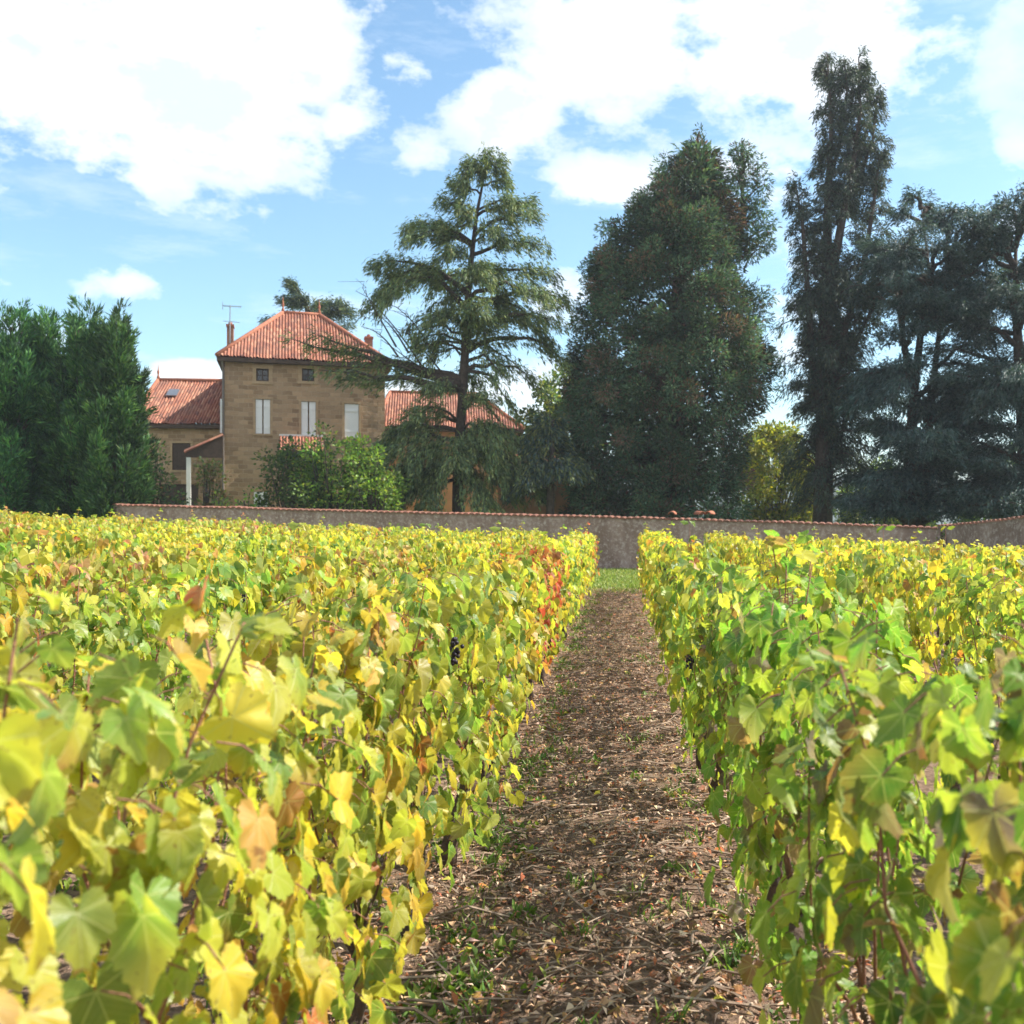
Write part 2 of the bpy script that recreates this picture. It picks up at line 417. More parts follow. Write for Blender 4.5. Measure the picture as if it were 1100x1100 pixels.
def leaf_template(npt, ring):
    th = np.linspace(-2.72, 2.72, npt)
    lob = lambda c, w, h: h * np.exp(-((np.abs(th) - c) / w) ** 2)
    r = 0.55 + lob(0.0, 0.42, 0.40) + lob(0.95, 0.40, 0.20) + lob(1.85, 0.45, 0.06) - lob(2.72, 0.30, 0.25)
    if npt > 20:
        r = r * (1 + 0.05 * np.where(np.arange(npt) % 2 == 0, 1, -1))
    out = np.stack([r * np.sin(th) * 0.92, r * np.cos(th), np.zeros(npt)], 1)
    V = [np.zeros((1, 3))]; fs = []
    if ring:
        V.append(out * 0.6); V.append(out)
        a = 1; bb = 1 + npt
        for i in range(npt - 1):
            fs.append((0, a + i + 1, a + i, a + i)); fs.append((a + i, a + i + 1, bb + i + 1, bb + i))
        tri = np.array([(f[0], f[1], f[2]) for f in fs[0::2]]); quad = np.array(fs[1::2])
        return np.concatenate(V), tri, quad
    V.append(out)
    tri = np.array([(0, 1 + i + 1, 1 + i) for i in range(npt - 1)])
    return np.concatenate(V), tri, None
LT = {'near': leaf_template(39, True), 'mid': leaf_template(17, False), 'far': leaf_template(9, False)}

def add_leaves(buf, tmpl, P, D, N, S, C, rng):
    """P petiole point, D tip direction, N facing"""
    T, tri, quad = LT[tmpl]
    n, m = len(P), len(T)
    D = nrm(D); X = nrm(np.cross(D, N)); Nn = np.cross(X, D)
    fold = rng.normal(0.16, 0.26, n)[:, None]; curl = rng.normal(0.22, 0.24, n)[:, None]; tw = rng.normal(0, 0.24, n)[:, None]
    wave = rng.uniform(0.02, 0.09, n)[:, None]; ph = rng.uniform(0, 6.28, n)[:, None]
    asp = rng.uniform(0.72, 1.0, n)[:, None]
    tx, ty = T[None, :, 0] * asp, T[None, :, 1]
    ang = np.arctan2(T[:, 0], T[:, 1])[None]
    rr = np.hypot(T[:, 0], T[:, 1])[None]
    tz = -curl * ty * np.abs(ty) + fold * np.abs(tx) + tw * tx * ty + wave * np.sin(ang * 5 + ph) * rr + wave * 0.6 * np.sin(ang * 9.3 + 2 * ph) * rr - 0.12 * rr ** 2
    L = np.stack([np.broadcast_to(tx, (n, m)), np.broadcast_to(ty, (n, m)), tz], -1) * np.asarray(S)[:, None, None]
    V = P[:, None] + L[..., 0:1] * X[:, None] + L[..., 1:2] * D[:, None] + L[..., 2:3] * Nn[:, None]
    base = (np.arange(n) * m)[:, None, None]
    uv = np.tile(T[:, :2], (n, 1))
    # rims turn yellow, brown or stay green, unevenly round each leaf
    C2 = pick([((0.55, 0.48, 0.06), 3), ((0.30, 0.36, 0.05), 3), ((0.34, 0.16, 0.05), 0.9), ((0.12, 0.22, 0.04), 2)], n, rng)
    amt = rng.uniform(0.0, 0.95, n)[:, None] * np.clip(rr * 1.3 - 0.35 + 0.35 * np.sin(ang * rng.integers(1, 4, n)[:, None] + ph), 0, 1)
    col = (C[:, None] * (1 - amt[..., None]) + C2[:, None] * amt[..., None]).reshape(-1, 3)
    V = V.reshape(-1, 3)
    off = buf.n
    buf.add(V, (base + tri[None]).reshape(-1, 3), col, uv)
    if quad is not None:
        buf.f.append((base + quad[None]).reshape(-1, 4) + off)

def vine_parts(seed, tmpl, palette, nleaf, zlo=0.20, top=1.24, half=0.20, span=0.5, size=0.062, grapes=0):
    """one vine standing at the origin; row direction is Y"""
    rng = np.random.default_rng(seed)
    wood = Buf()
    lean = rng.normal(0, 0.05, 2)
    hz = 0.42 + rng.uniform(-0.05, 0.05)
    tp = [np.array([rng.normal(0, 0.015), rng.normal(0, 0.02), -0.08])]
    for t in (0.25, 0.5, 0.75, 1.0):
        tp.append(np.array([lean[0] * t + rng.normal(0, 0.022), lean[1] * t + rng.normal(0, 0.03), hz * t]))
    wood.tube(tp, [0.042, 0.034, 0.03, 0.034, 0.042], 7)
    head = tp[-1]
    nc = 9 if tmpl == 'near' else 6
    canes = []
    for i in range(nc):
        y1 = (i + 0.5) / nc * 2 * span - span
        tipz = top + rng.uniform(-0.16, 0.08) + (rng.uniform(0.04, 0.13) if rng.random() < 0.2 else 0)
        x1 = rng.normal(0, 0.08)
        p1 = head + np.array([x1 * 0.4, y1 * 0.55, 0.10 + rng.uniform(0, 0.1)])
        p2 = np.array([x1, y1 * 0.9, 0.5 * (hz + tipz)]) + rng.normal(0, 0.04, 3)
        p3 = np.array([x1 + rng.normal(0, 0.07), y1 + rng.normal(0, 0.08), tipz])
        ts = np.linspace(0, 1, 8)[:, None]
        cv = (1 - ts) ** 3 * head + 3 * (1 - ts) ** 2 * ts * p1 + 3 * (1 - ts) * ts ** 2 * p2 + ts ** 3 * p3
        cv[1:-1] += rng.normal(0, 0.008, (6, 3))
        canes.append(cv)
        wood.tube(cv, np.linspace(0.0055, 0.0018, 8), 5 if tmpl == 'near' else 4)
    # leaves: dense shell of a trimmed hedge-like row, hanging from the canes
    n = nleaf
    side = rng.choice([-1, 1], n)
    u = rng.random(n)
    z = zlo + (top - zlo) * rng.random(n) ** 0.85
    bulge = 0.72 + 0.28 * np.sin(np.clip((z - zlo) / (top - zlo), 0, 1) * np.pi)
    x = side * half * bulge * (0.25 + 0.75 * np.sqrt(u)) + rng.normal(0, 0.035, n)
    y = rng.uniform(-span, span, n)
    keep = (z > 0.5) | (rng.random(n) < 0.55)
    # bare windows where the hedge is thin
    for q in range(3):
        gy, gz_ = rng.uniform(-span, span), rng.uniform(0.4, 0.95)
        keep &= ((y - gy) / 0.11) ** 2 + ((z - gz_) / 0.14) ** 2 > 1
    lower = zlo + 0.12 * np.sin(y * 7 + seed) + 0.06
    keep &= z > lower
    x, y, z, side = x[keep], y[keep], z[keep], side[keep]
    n = len(x)
    up = np.clip((z - (top - 0.2)) / 0.25, 0, 1)
    N = np.stack([side * (1 - 0.6 * up) + rng.normal(0, 0.5, n), rng.normal(0, 0.55, n), 0.25 + 0.75 * up + rng.normal(0, 0.3, n)], 1)
    D = np.stack([side * 0.25 + rng.normal(0, 0.25, n), rng.normal(0, 0.38, n), -0.9 + 0.45 * up + rng.normal(0, 0.22, n)], 1)
    P = np.stack([x, y, z + 0.03], 1)
    S = size * rng.uniform(0.6, 1.36, n)
    C = pick(palette, n, rng)
    # leaves on the tips that stand above the row
    ex = []
    for cv in canes:
        for t in (3, 4, 5, 6, 6.6, 7):
            for q in range(3):
                ex.append(cv[int(t)] + (cv[min(int(t) + 1, 7)] - cv[int(t)]) * (t % 1) + rng.normal(0, 0.022, 3))
    ex = np.array(ex); ne = len(ex)
    a = rng.uniform(0, 6.28, ne)
    De = np.stack([np.cos(a), np.sin(a), rng.normal(-0.3, 0.4, ne)], 1)
    Ne = np.stack([rng.normal(0, .4, ne), rng.normal(0, .4, ne), np.ones(ne)], 1)
    fol = Buf()
    add_leaves(fol, tmpl, np.concatenate([P, ex]), np.concatenate([D, De]), np.concatenate([N, Ne]),
               np.concatenate([S, size * rng.uniform(0.45, 0.95, ne)]), np.concatenate([C, pick(palette, ne, rng)]), rng)
    if tmpl == 'near':   # petioles
        for i in rng.choice(n, min(n, 130), replace=False):
            q = P[i] - np.array([side[i] * 0.05, rng.normal(0, 0.02), -0.03])
            wood.tube([q, (q + P[i]) / 2 + np.array([0, 0, 0.008]), P[i]], 0.0014, 4, cap=False)
    gb = []
    for i in range(grapes):
        b = Buf(); c = np.array([rng.choice([-1, 1]) * half * 0.8, rng.uniform(-.3, .3), rng.uniform(0.5, 1.1)])
        for j in range(26):
            h = j / 26
            rr = 0.032 * (1 - h) + 0.006
            b.sphere(c + np.array([rng.normal(0, rr * .5), rng.normal(0, rr * .5), -0.085 * h]), 0.0075, 6)
        gb.append(b)
    return wood, fol, gb

VAR = {}
def variant(key, *a, **kw):
    if key not in VAR:
        w, f, gb = vine_parts(*a, **kw)
        t = a[1]
        VAR[key] = (w.mesh('trunk', 'vine_wood', True), f.mesh('foliage', 'vine_near' if t == 'near' else 'vine', t == 'near', True),
                    [b.mesh('grape_bunch', 'grape', True) for b in gb])
    return VAR[key]

ORD = ['nearest', 'second', 'third', 'fourth', 'fifth', 'sixth', 'seventh', 'eighth', 'ninth', 'tenth', 'eleventh', 'twelfth', 'thirteenth',
       'fourteenth', 'fifteenth', 'sixteenth', 'seventeenth', 'eighteenth', 'nineteenth', 'twentieth', 'twenty-first', 'twenty-second',
       'twenty-third', 'twenty-fourth', 'twenty-fifth', 'twenty-sixth', 'twenty-seventh', 'twenty-eighth', 'twenty-ninth', 'thirtieth']
SPACING = 0.84
n_vines = 0
def build_rows():
    global n_vines
    for side, x0, nrow, slope, yend in ((-1, -0.74, 11, 1 / 0.605, 24.2), (1, 0.53, 7, 1 / 0.395, 22.6)):
        sname = 'left' if side < 0 else 'right'
        for r in range(nrow):
            X = x0 + side * 1.3 * r
            ys = yend - 0.4 - SPACING * np.arange(40)
            ye_r = yend - (1.5 * r if side > 0 else 0)
            ys = ye_r - 0.4 - SPACING * np.arange(40)
            ystart = max(0.75, abs(X) * slope - 1.1)
            ys = ys[ys > ystart]
            ye = list(ys)
            for i, y in enumerate(ye):
                dist = math.hypot(X, y)
                seed = int(1000 + r * 100 + i + (5000 if side > 0 else 0))
                rr = random.Random(seed)
                redv = (side < 0 and ((r == 0 and 7.7 < y < 9.7) or (r == 0 and i in (1, 4)) or (r == 1 and i in (0, 2))
                        or (r in (1, 2) and 4.5 < y < 9 and rr.random() < 0.3) or (r > 2 and rr.random() < 0.20))) \
                    or (side > 0 and (i == 0 and r == 0))
                if redv and r > 0: pal, pn = BLUSH, 'b'
                elif redv: pal, pn = RED, 'r'
                elif side > 0 and y > 9: pal, pn = YELLOW, 'y'
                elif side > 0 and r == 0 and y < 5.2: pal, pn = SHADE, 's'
                elif side > 0 and r == 0 and y < 9.0: pal, pn = GREEN, 'g'
                else: pal, pn = (YELLOW, 'y') if rr.random() < (0.76 if dist > 6 else 0.25) else (GREEN, 'g')
                if dist < 5.2 and r < 2:
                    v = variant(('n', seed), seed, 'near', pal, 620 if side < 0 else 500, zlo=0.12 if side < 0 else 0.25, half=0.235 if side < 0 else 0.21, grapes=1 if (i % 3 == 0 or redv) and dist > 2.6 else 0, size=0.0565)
                elif dist < 11:
                    kk = seed % 5
                    v = variant(('m', pn, kk), 40 + kk, 'mid', pal, 420, grapes=1 if kk < 2 else 0, size=0.060)
                else:
                    kk = seed % 5
                    v = variant(('f', pn, kk), 60 + kk, 'far', pal, 330, size=0.065)
                scarlet = redv and r == 0
                if r == 0:
                    k = len(ye) - 1 - i
                    where = ORD[i] if i else 'last'
                    lookw = {'r': 'reddish', 's': 'dark green', 'g': 'green', 'y': 'yellowish'}[pn]
                    nth = (where + ' from the wall end') if i else 'standing last at the wall end'
                    lab = f'{lookw} grape vine {nth} in row just {sname} of path'
                    grp = f'vines in the row just {sname} of the path'
                else:
                    lab = f'autumn grape vine in the {ORD[r]} row {sname} of the earth path'
                    grp = f'vines in the {ORD[r]} row {sname} of the path'
                xx = X + rr.uniform(-0.03, 0.03) + (0.005 * y if side > 0 else 0)
                t = thing('grape_vine', lab, 'grape vine', (xx, y, float(g(xx))), math.pi * rr.randint(0, 1) + rr.uniform(-0.06, 0.06), grp)
                s = rr.uniform(0.94, 1.05)
                t.scale = (rr.uniform(0.92, 1.08), 1.0, s)
                obj('trunk', v[0], None, t); obj('foliage', v[1], None, t)
                for b in v[2]: obj('grape_bunch', b, None, t)
                n_vines += 1
build_rows()
print('vines', n_vines)

# ------------------------------------------------------------------ litter, weeds, grass
def build_litter():
    rng = np.random.default_rng(5)
    def spots(n, x0=-0.95, x1=0.85, near=1.6, far=23.5, pw=1.7):
        y = near + (far - near) * rng.random(n) ** pw
        x = rng.uniform(x0, x1, n)
        return x, y
    b = Buf(); n = 60000
    x, y = spots(n); z = g(x) + rng.uniform(0.003, 0.03, n)
    a = rng.uniform(0, 6.28, n)
    D = np.stack([np.cos(a), np.sin(a), rng.normal(0.05, 0.35, n)], 1); N = np.stack([rng.normal(0, .5, n), rng.normal(0, .5, n), np.ones(n)], 1)
    C = pick([((0.54, 0.34, 0.20), 4), ((0.34, 0.19, 0.11), 4.5), ((0.68, 0.50, 0.36), 3.5), ((0.42, 0.15, 0.07), 1.8), ((0.10, 0.065, 0.045), 4), ((0.50, 0.38, 0.27), 1.6), ((0.5, 0.42, 0.08), 0.25)], n, rng)
    L = rng.uniform(0.010, 0.040, n) * np.where(rng.random(n) < .12, 1.6, 1.0)
    sprays(b, np.stack([x, y, z], 1), D, N, L, L * rng.uniform(0.12, 0.42, n), C, bend=0.25)
    n2 = 1500; x, y = spots(n2, pw=1.9)
    a = rng.uniform(0, 6.28, n2)
    add_leaves(b, 'far', np.stack([x, y, g(x) + 0.02], 1), np.stack([np.cos(a), np.sin(a), rng.normal(0, .15, n2)], 1),
               np.stack([rng.normal(0, .3, n2), rng.normal(0, .3, n2), np.ones(n2)], 1), rng.uniform(0.018, 0.042, n2),
               pick([((0.34, 0.16, 0.08), 3), ((0.24, 0.12, 0.07), 3), ((0.45, 0.28, 0.16), 2), ((0.42, 0.13, 0.05), 1), ((0.5, 0.42, 0.07), 0.7)], n2, rng), rng)
    o = obj('leaf_litter', b, 'litter', attrs=True)
    tag(o, 'brown dry vine leaves littering the earth path', 'leaf litter', kind='stuff')
    # twigs
    b = Buf()
    n = 2600; x, y = spots(n, pw=1.8)
    for i in range(n):
        a = rng.uniform(0, 6.28); l = rng.uniform(0.04, 0.22) if rng.random() < 0.8 else rng.uniform(0.2, 0.4)
        c = np.array([x[i], y[i], g(x[i]) + 0.012 + rng.uniform(0, 0.012)])
        d = np.array([math.cos(a), math.sin(a), rng.normal(0, 0.06)]) * l / 2
        m = rng.normal(0, 0.08 * l, 3); m[2] = abs(m[2])
        b.tube([c - d, c + m, c + d], rng.uniform(0.0018, 0.0055), 4)
    o = obj('twig_litter', b, 'twig'); tag(o, 'grey and brown vine prunings strewn over the path', 'twigs', kind='stuff')
    b = Buf(); n = 900; x, y = spots(n, pw=1.8)
    for i in range(n):
        r = rng.uniform(0.006, 0.022)
        th = np.linspace(0, 6.28, 6, endpoint=False) + rng.uniform(0, 6)
        c = np.array([x[i], y[i], g(x[i]) + r * 0.35])
        V = []
        for zz, k in ((-0.5, 0.7), (0.15, 1.0), (0.6, 0.55)):
            for t in th: V.append(c + r * np.array([k * math.cos(t) * rng.uniform(.8, 1.2), k * math.sin(t) * rng.uniform(.8, 1.2), zz * 0.8]))
        fs = [(q * 6 + j, q * 6 + (j + 1) % 6, (q + 1) * 6 + (j + 1) % 6, (q + 1) * 6 + j) for q in range(2) for j in range(6)] + [tuple(range(12, 18))]
        b.add(V, fs)
    o = obj('pebbles', b, 'pebble'); tag(o, 'small pale stones lying in the path soil', 'pebbles', kind='stuff')
    # weeds at the feet of the vines
    b = Buf()
    cl = []
    for i in range(340):
        yy = 2.2 + 20 * rng.random() ** 1.6
        xx = (-0.62 + abs(rng.normal(0, 0.12))) if rng.random() < 0.62 else (0.52 - abs(rng.normal(0, 0.16)) if rng.random() < .6 else rng.uniform(-0.5, 0.5))
        cl.append((xx, yy))
    for i in range(260):
        cl.append((rng.uniform(-3.0, -0.6), 1.0 + 6 * rng.random()))
    for (xx, yy) in cl:
        n = rng.integers(8, 26)
        p = np.stack([xx + rng.normal(0, 0.035, n), yy + rng.normal(0, 0.035, n), np.zeros(n)], 1); p[:, 2] = g(p[:, 0]) - 0.002
        a = rng.uniform(0, 6.28, n)
        D = np.stack([np.cos(a) * .6, np.sin(a) * .6, rng.uniform(.3, 1.2, n)], 1)
        N = np.stack([-np.cos(a), -np.sin(a), np.ones(n)], 1)
        blade = rng.random() < 0.55
        L = rng.uniform(0.03, 0.10, n) * (1 if blade else 0.6)
        sprays(b, p, D, N, L, L * (0.12 if blade else 0.5), pick([((0.10, 0.20, 0.035), 3), ((0.18, 0.28, 0.05), 3), ((0.26, 0.32, 0.07), 1)], n, rng))
    o = obj('weeds', b, 'grass', attrs=True); tag(o, 'small green weeds along the feet of the vines', 'weeds', kind='stuff')
    # grass of the headland by the wall
    b = Buf(); n = 26000
    y = rng.uniform(21.6, 33.0, n); x = rng.uniform(-6.0, 3.0, n); y = y + (y < 23.2) * rng.random(n) * 1.6
    z = g(x)
    a = rng.uniform(0, 6.28, n)
    D = np.stack([np.cos(a) * .5, np.sin(a) * .5, rng.uniform(.5, 1.2, n)], 1); N = np.stack([-np.cos(a), -np.sin(a), np.ones(n) * .6], 1)
    L = rng.uniform(0.04, 0.13, n)
    sprays(b, np.stack([x, y, z], 1), D, N, L, 0.02, pick([((0.14, 0.21, 0.04), 3), ((0.22, 0.28, 0.06), 3), ((0.32, 0.33, 0.10), 2)], n, rng))
    o = obj('grass', b, 'grass', attrs=True); tag(o, 'mown green grass between the vine rows and the garden wall', 'grass', kind='stuff')
build_litter()

# ------------------------------------------------------------------ garden wall
def build_wall(name, pts, label, thick=0.35):
    """pts: (px, Y, py of the coping top)"""
    P = [at(px, py, Y) for px, Y, py in pts]
    t = thing(name, label, 'wall', (0, 0, 0))
    # dense resample
    Q = []
    for a, c in zip(P[:-1], P[1:]):
        n = max(2, int(np.linalg.norm(c - a) / 0.5))
        for i in range(n): Q.append(a + (c - a) * i / n)
    Q.append(P[-1]); Q = np.array(Q)
    d = np.gradient(Q[:, :2], axis=0); d /= np.linalg.norm(d, axis=1)[:, None]
    nr = np.stack([-d[:, 1], d[:, 0]], 1)
    rng = np.random.default_rng(3)
    top = Q[:, 2] - 0.07 + rng.normal(0, 0.008, len(Q))
    b = Buf(); V = []
    for s_, zz in ((-1, 'b'), (-1, 't'), (1, 't'), (1, 'b')):
        zc = top if zz == 't' else g(Q[:, 0]) - 0.3
        V.append(np.stack([Q[:, 0] + nr[:, 0] * s_ * thick / 2, Q[:, 1] + nr[:, 1] * s_ * thick / 2, zc], 1))
    V = np.stack(V, 1); n = len(Q)
    fs = [(i * 4 + j, (i + 1) * 4 + j, (i + 1) * 4 + (j + 1) % 4, i * 4 + (j + 1) % 4) for i in range(n - 1) for j in range(4)]
    fs += [(0, 1, 2, 3), (n * 4 - 1, n * 4 - 2, n * 4 - 3, n * 4 - 4)]
    b.add(V.reshape(-1, 3), fs); obj('wall_face', b, 'wall', t)
    # coping: overlapping half round tiles laid across the wall
    c = Buf(); L = 0
    seg = np.linalg.norm(np.diff(Q[:, :2], axis=0), axis=1); cum = np.concatenate([[0], np.cumsum(seg)])
    s = 0.1; k = 0
    while s < cum[-1] - 0.1:
        i = np.searchsorted(cum, s) - 1; f = (s - cum[i]) / seg[i]
        p = Q[i] * (1 - f) + Q[i + 1] * f; dd = np.array([*d[i], 0]); nn = np.array([*nr[i], 0])
        zt = top[i] * (1 - f) + top[i + 1] * f
        hw = thick / 2 + 0.05
        V = []
        for q, lift in ((-1, 0.0), (1, 0.05)):
            for e in np.linspace(0, math.pi, 6):
                V.append(np.array([p[0], p[1], zt + 0.004 + lift * 0.6]) + nn * q * hw + dd * 0.11 * math.cos(e) * 0.95 + np.array([0, 0, 0.055 * math.sin(e) + rng.normal(0, 0.002)]))
        fs = [(j, j + 1, 7 + j, 6 + j) for j in range(5)] + [(0, 6, 11, 5), tuple(range(6))[::-1], tuple(range(6, 12))]
        c.add(V, fs, uv=np.tile([[k + 0.5, 0.5]], (12, 1)))
        s += 0.21; k += 1
    obj('coping', c, 'old_tile', t)
    return t
build_wall('garden_wall', [(125, 36.5, 541), (420, 34.5, 549), (690, 33, 555), (860, 31.8, 560.5), (1010, 30.8, 566)],
           'long low rendered garden wall with terracotta coping behind the vines')
build_wall('boundary_wall', [(1014, 30.9, 563.5), (1060, 28.6, 559), (1108, 26.6, 553), (1200, 22.5, 545)],
           'higher rendered wall section rising toward the far right edge')
# spare ridge tiles lying on the coping
def half_tile():
    b = Buf(); V = []
    for l, r in ((-0.17, 0.085), (0.17, 0.105)):
        for rr in (r, r - 0.016):
            for e in np.linspace(0, math.pi, 8): V.append((l, rr * math.cos(e), rr * math.sin(e)))
    fs = []
    for i in range(7):
        fs += [(i, i + 1, 17 + i, 16 + i), (8 + i + 1, 8 + i, 24 + i, 24 + i + 1), (i + 1, i, 8 + i, 8 + i + 1), (16 + i, 17 + i, 25 + i, 24 + i)]
    fs += [(0, 16, 24, 8), (7, 15, 31, 23)]
    b.add(V, fs); return b.mesh('loose_tile', 'ridge', True)
lt = half_tile()
for px, rz, lab in ((722, 1.4, 'leftmost loose curved roof tile lying on the wall coping'), (752, 1.9, 'middle loose curved roof tile lying on the wall coping'), (762, 1.2, 'rightmost loose curved roof tile, raised on the wall coping')):
    p = at(px, 555, 32.8); o = obj('loose_tile', lt, None, loc=(p[0], p[1], 1.775 if px != 762 else 1.78)); o.rotation_euler = (0, 0, rz); o.scale = (1.3, 1.3, 1.2)
    tag(o, lab, 'roof tile', 'spare tiles on the wall')
# gate pillar at far left
pl = at(-2, 520, 37); b = Buf()
t = thing('gate_pillar', 'pale stone pillar by the cypress at the far left', 'pillar', (pl[0], pl[1], float(g(pl[0]))))
b.box(-0.28, 0.28, -0.28, 0.28, -0.2, 2.1); obj('shaft', b, 'stone', t)
b = Buf(); b.box(-0.34, 0.34, -0.34, 0.34, 2.1, 2.2); b.box(-0.24, 0.24, -0.24, 0.24, 2.2, 2.3); obj('cap', b, 'trim', t)

# ------------------------------------------------------------------ buildings
def roof_slope(buf, e0, e1, t0, t1, pitch=0.135, course=0.33):
    """corrugated tile slope: eave from e0 to e1, top edge t0 to t1 (a triangle when they meet)"""
    e0, e1, t0, t1 = (np.asarray(v, float) for v in (e0, e1, t0, t1))
    ax = e1 - e0; Lw = np.linalg.norm(ax); ax /= Lw
    n = np.cross(ax, (t0 + t1) / 2 - e0); n /= np.linalg.norm(n)
    if n[2] < 0: n = -n
    up = np.cross(n, ax)
    if up[2] < 0: up = -up
    a0, a1 = (t0 - e0) @ ax, (t1 - e0) @ ax
    Ht = (t0 - e0) @ up
    def topat(u):
        if u < a0: return Ht * u / max(a0, 1e-6)
        if u > a1: return Ht * (Lw - u) / max(Lw - a1, 1e-6)
        return Ht
    nc = int(Lw / pitch); pw = Lw / nc
    prof = [(-0.5, -0.03), (-0.3, 0.03), (0.0, 0.06), (0.3, 0.03), (0.5, -0.03)]
    for i in range(nc):
        uc = (i + 0.5) * pw
        V = []; UV = []
        for du, h in prof:
            u = uc + du * pw
            tv = max(topat(min(max(u, 0), Lw)), 0.02)
            jh = 0.012 * math.sin(i * 2.7) + 0.02 * math.sin(i * .31)
            V += [e0 + ax * u + n * (h + jh) - up * (0.03 * math.sin(i * 5.1)), e0 + ax * u + up * tv + n * (h + jh * .5)]
            uu = i + 0.5 + du * 0.98; vo = (i * 0.37) % 1.0
            UV += [(uu, vo), (uu, vo + tv / course)]
        fs = [(2 * j, 2 * j + 2, 2 * j + 3, 2 * j + 1) for j in range(4)]
        buf.add(V, fs, uv=UV)

def hip_roof(parent, x0, x1, y0, y1, z, rx0, rx1, zr, ov=0.4, name='roof', gable_right=False):
    b = Buf()
    A, B_, C, D = np.array([x0 - ov, y0 - ov, z]), np.array([x1 + ov, y0 - ov, z]), np.array([x1 + ov, y1 + ov, z]), np.array([x0 - ov, y1 + ov, z])
    ym = (y0 + y1) / 2
    R0, R1 = np.array([rx0, ym, zr]), np.array([rx1, ym, zr])
    roof_slope(b, A, B_, R0, R1); roof_slope(b, C, D, R1, R0)
    roof_slope(b, D, A, R0, R0); roof_slope(b, B_, C, R1, R1)
    r = obj(name, b, 'tile', parent, True)
    rb = Buf()
    for p, q in ((R0, R1), (A, R0), (B_, R1), (C, R1), (D, R0)):
        if np.linalg.norm(p - q) < 0.1: continue
        rb.tube([p + [0, 0, 0.05], (p + q) / 2 + [0, 0, 0.05], q + [0, 0, 0.05]], 0.1, 8)
    obj('ridge_tile', rb, 'ridge', r, True)
    s = Buf()   # boarded eaves
    s.add([A + [0, 0, -.03], B_ + [0, 0, -.03], C + [0, 0, -.03], D + [0, 0, -.03], A + [0, 0, -.2], B_ + [0, 0, -.2], C + [0, 0, -.2], D + [0, 0, -.2]],
          [(0, 1, 5, 4), (1, 2, 6, 5), (2, 3, 7, 6), (3, 0, 4, 7), (4, 5, 6, 7), (3, 2, 1, 0)])
    obj('eave_board', s, 'dark', r)
    return r, R0, R1

def finial(parent, p, h=0.75):
    b = Buf(); b.lathe([(0.07, 0), (0.08, 0.1), (0.035, 0.2), (0.055, 0.32), (0.06, 0.38), (0.03, 0.46), (0.02, 0.6), (0.008, h)], tuple(p), 9)
    return obj('finial', b, 'ridge', parent, True)

def wall_box(buf, x0, x1, y0, y1, z0, z1, ops, rev=0.18):
    """box walls; the front (y0) has openings (xa, xb, za, zb) with reveals"""
    xs = sorted({x0, x1, *[o[0] for o in ops], *[o[1] for o in ops]})
    zs = sorted({z0, z1, *[o[2] for o in ops], *[o[3] for o in ops]})
    for xa, xb in zip(xs[:-1], xs[1:]):
        for za, zb in zip(zs[:-1], zs[1:]):
            cx, cz = (xa + xb) / 2, (za + zb) / 2
            if any(o[0] < cx < o[1] and o[2] < cz < o[3] for o in ops): continue
            buf.add([(xa, y0, za), (xb, y0, za), (xb, y0, zb), (xa, y0, zb)], [(0, 1, 2, 3)])
    for xa, xb, za, zb in ops:
        yb = y0 + rev
        v = [(xa, y0, za), (xb, y0, za), (xb, y0, zb), (xa, y0, zb), (xa, yb, za), (xb, yb, za), (xb, yb, zb), (xa, yb, zb)]
        buf.add(v, [(0, 4, 5, 1), (1, 5, 6, 2), (2, 6, 7, 3), (3, 7, 4, 0), (4, 7, 6, 5)])
    buf.add([(x0, y0, z0), (x0, y1, z0), (x0, y1, z1), (x0, y0, z1)], [(0, 3, 2, 1)])
    buf.add([(x1, y0, z0), (x1, y1, z0), (x1, y1, z1), (x1, y0, z1)], [(0, 1, 2, 3)])
    buf.add([(x0, y1, z0), (x1, y1, z0), (x1, y1, z1), (x0, y1, z1)], [(0, 3, 2, 1)])

def surround(buf, o, y, w=0.16, d=0.03):
    xa, xb, za, zb = o
    buf.box(xa - w, xa, y - d, y + 0.1, za, zb); buf.box(xb, xb + w, y - d, y + 0.1, za, zb)
    buf.box(xa - w - .03, xb + w + .03, y - d - .004, y + 0.1, zb, zb + w)
    buf.box(xa - w - .03, xb + w + .03, y - d - .02, y + 0.1, za - w * .8, za)

def window(parent, o, y, lattice=True):
    xa, xb, za, zb = o
    f = Buf(); w = 0.06; yy = y + 0.1
    f.box(xa, xa + w, yy, yy + .05, za, zb); f.box(xb - w, xb, yy, yy + .05, za, zb)
    f.box(xa + w, xb - w, yy, yy + .05, zb - w, zb); f.box(xa + w, xb - w, yy, yy + .05, za, za + w)
    xm, zm = (xa + xb) / 2, (za + zb) / 2
    f.box(xm - .025, xm + .025, yy + .004, yy + .046, za + w, zb - w)
    if lattice: f.box(xa + w, xm - .025, yy + .006, yy + .044, zm - .02, zm + .02); f.box(xm + .025, xb - w, yy + .006, yy + .044, zm - .02, zm + .02)
    wo = obj('window', f, 'dark', parent)
    p = Buf(); p.box(xa + w, xb - w, yy + .02, yy + .03, za + w, zb - w); obj('pane', p, 'glass', wo)
    s = Buf(); surround(s, o, y); obj('stone_surround', s, 'trim', wo)

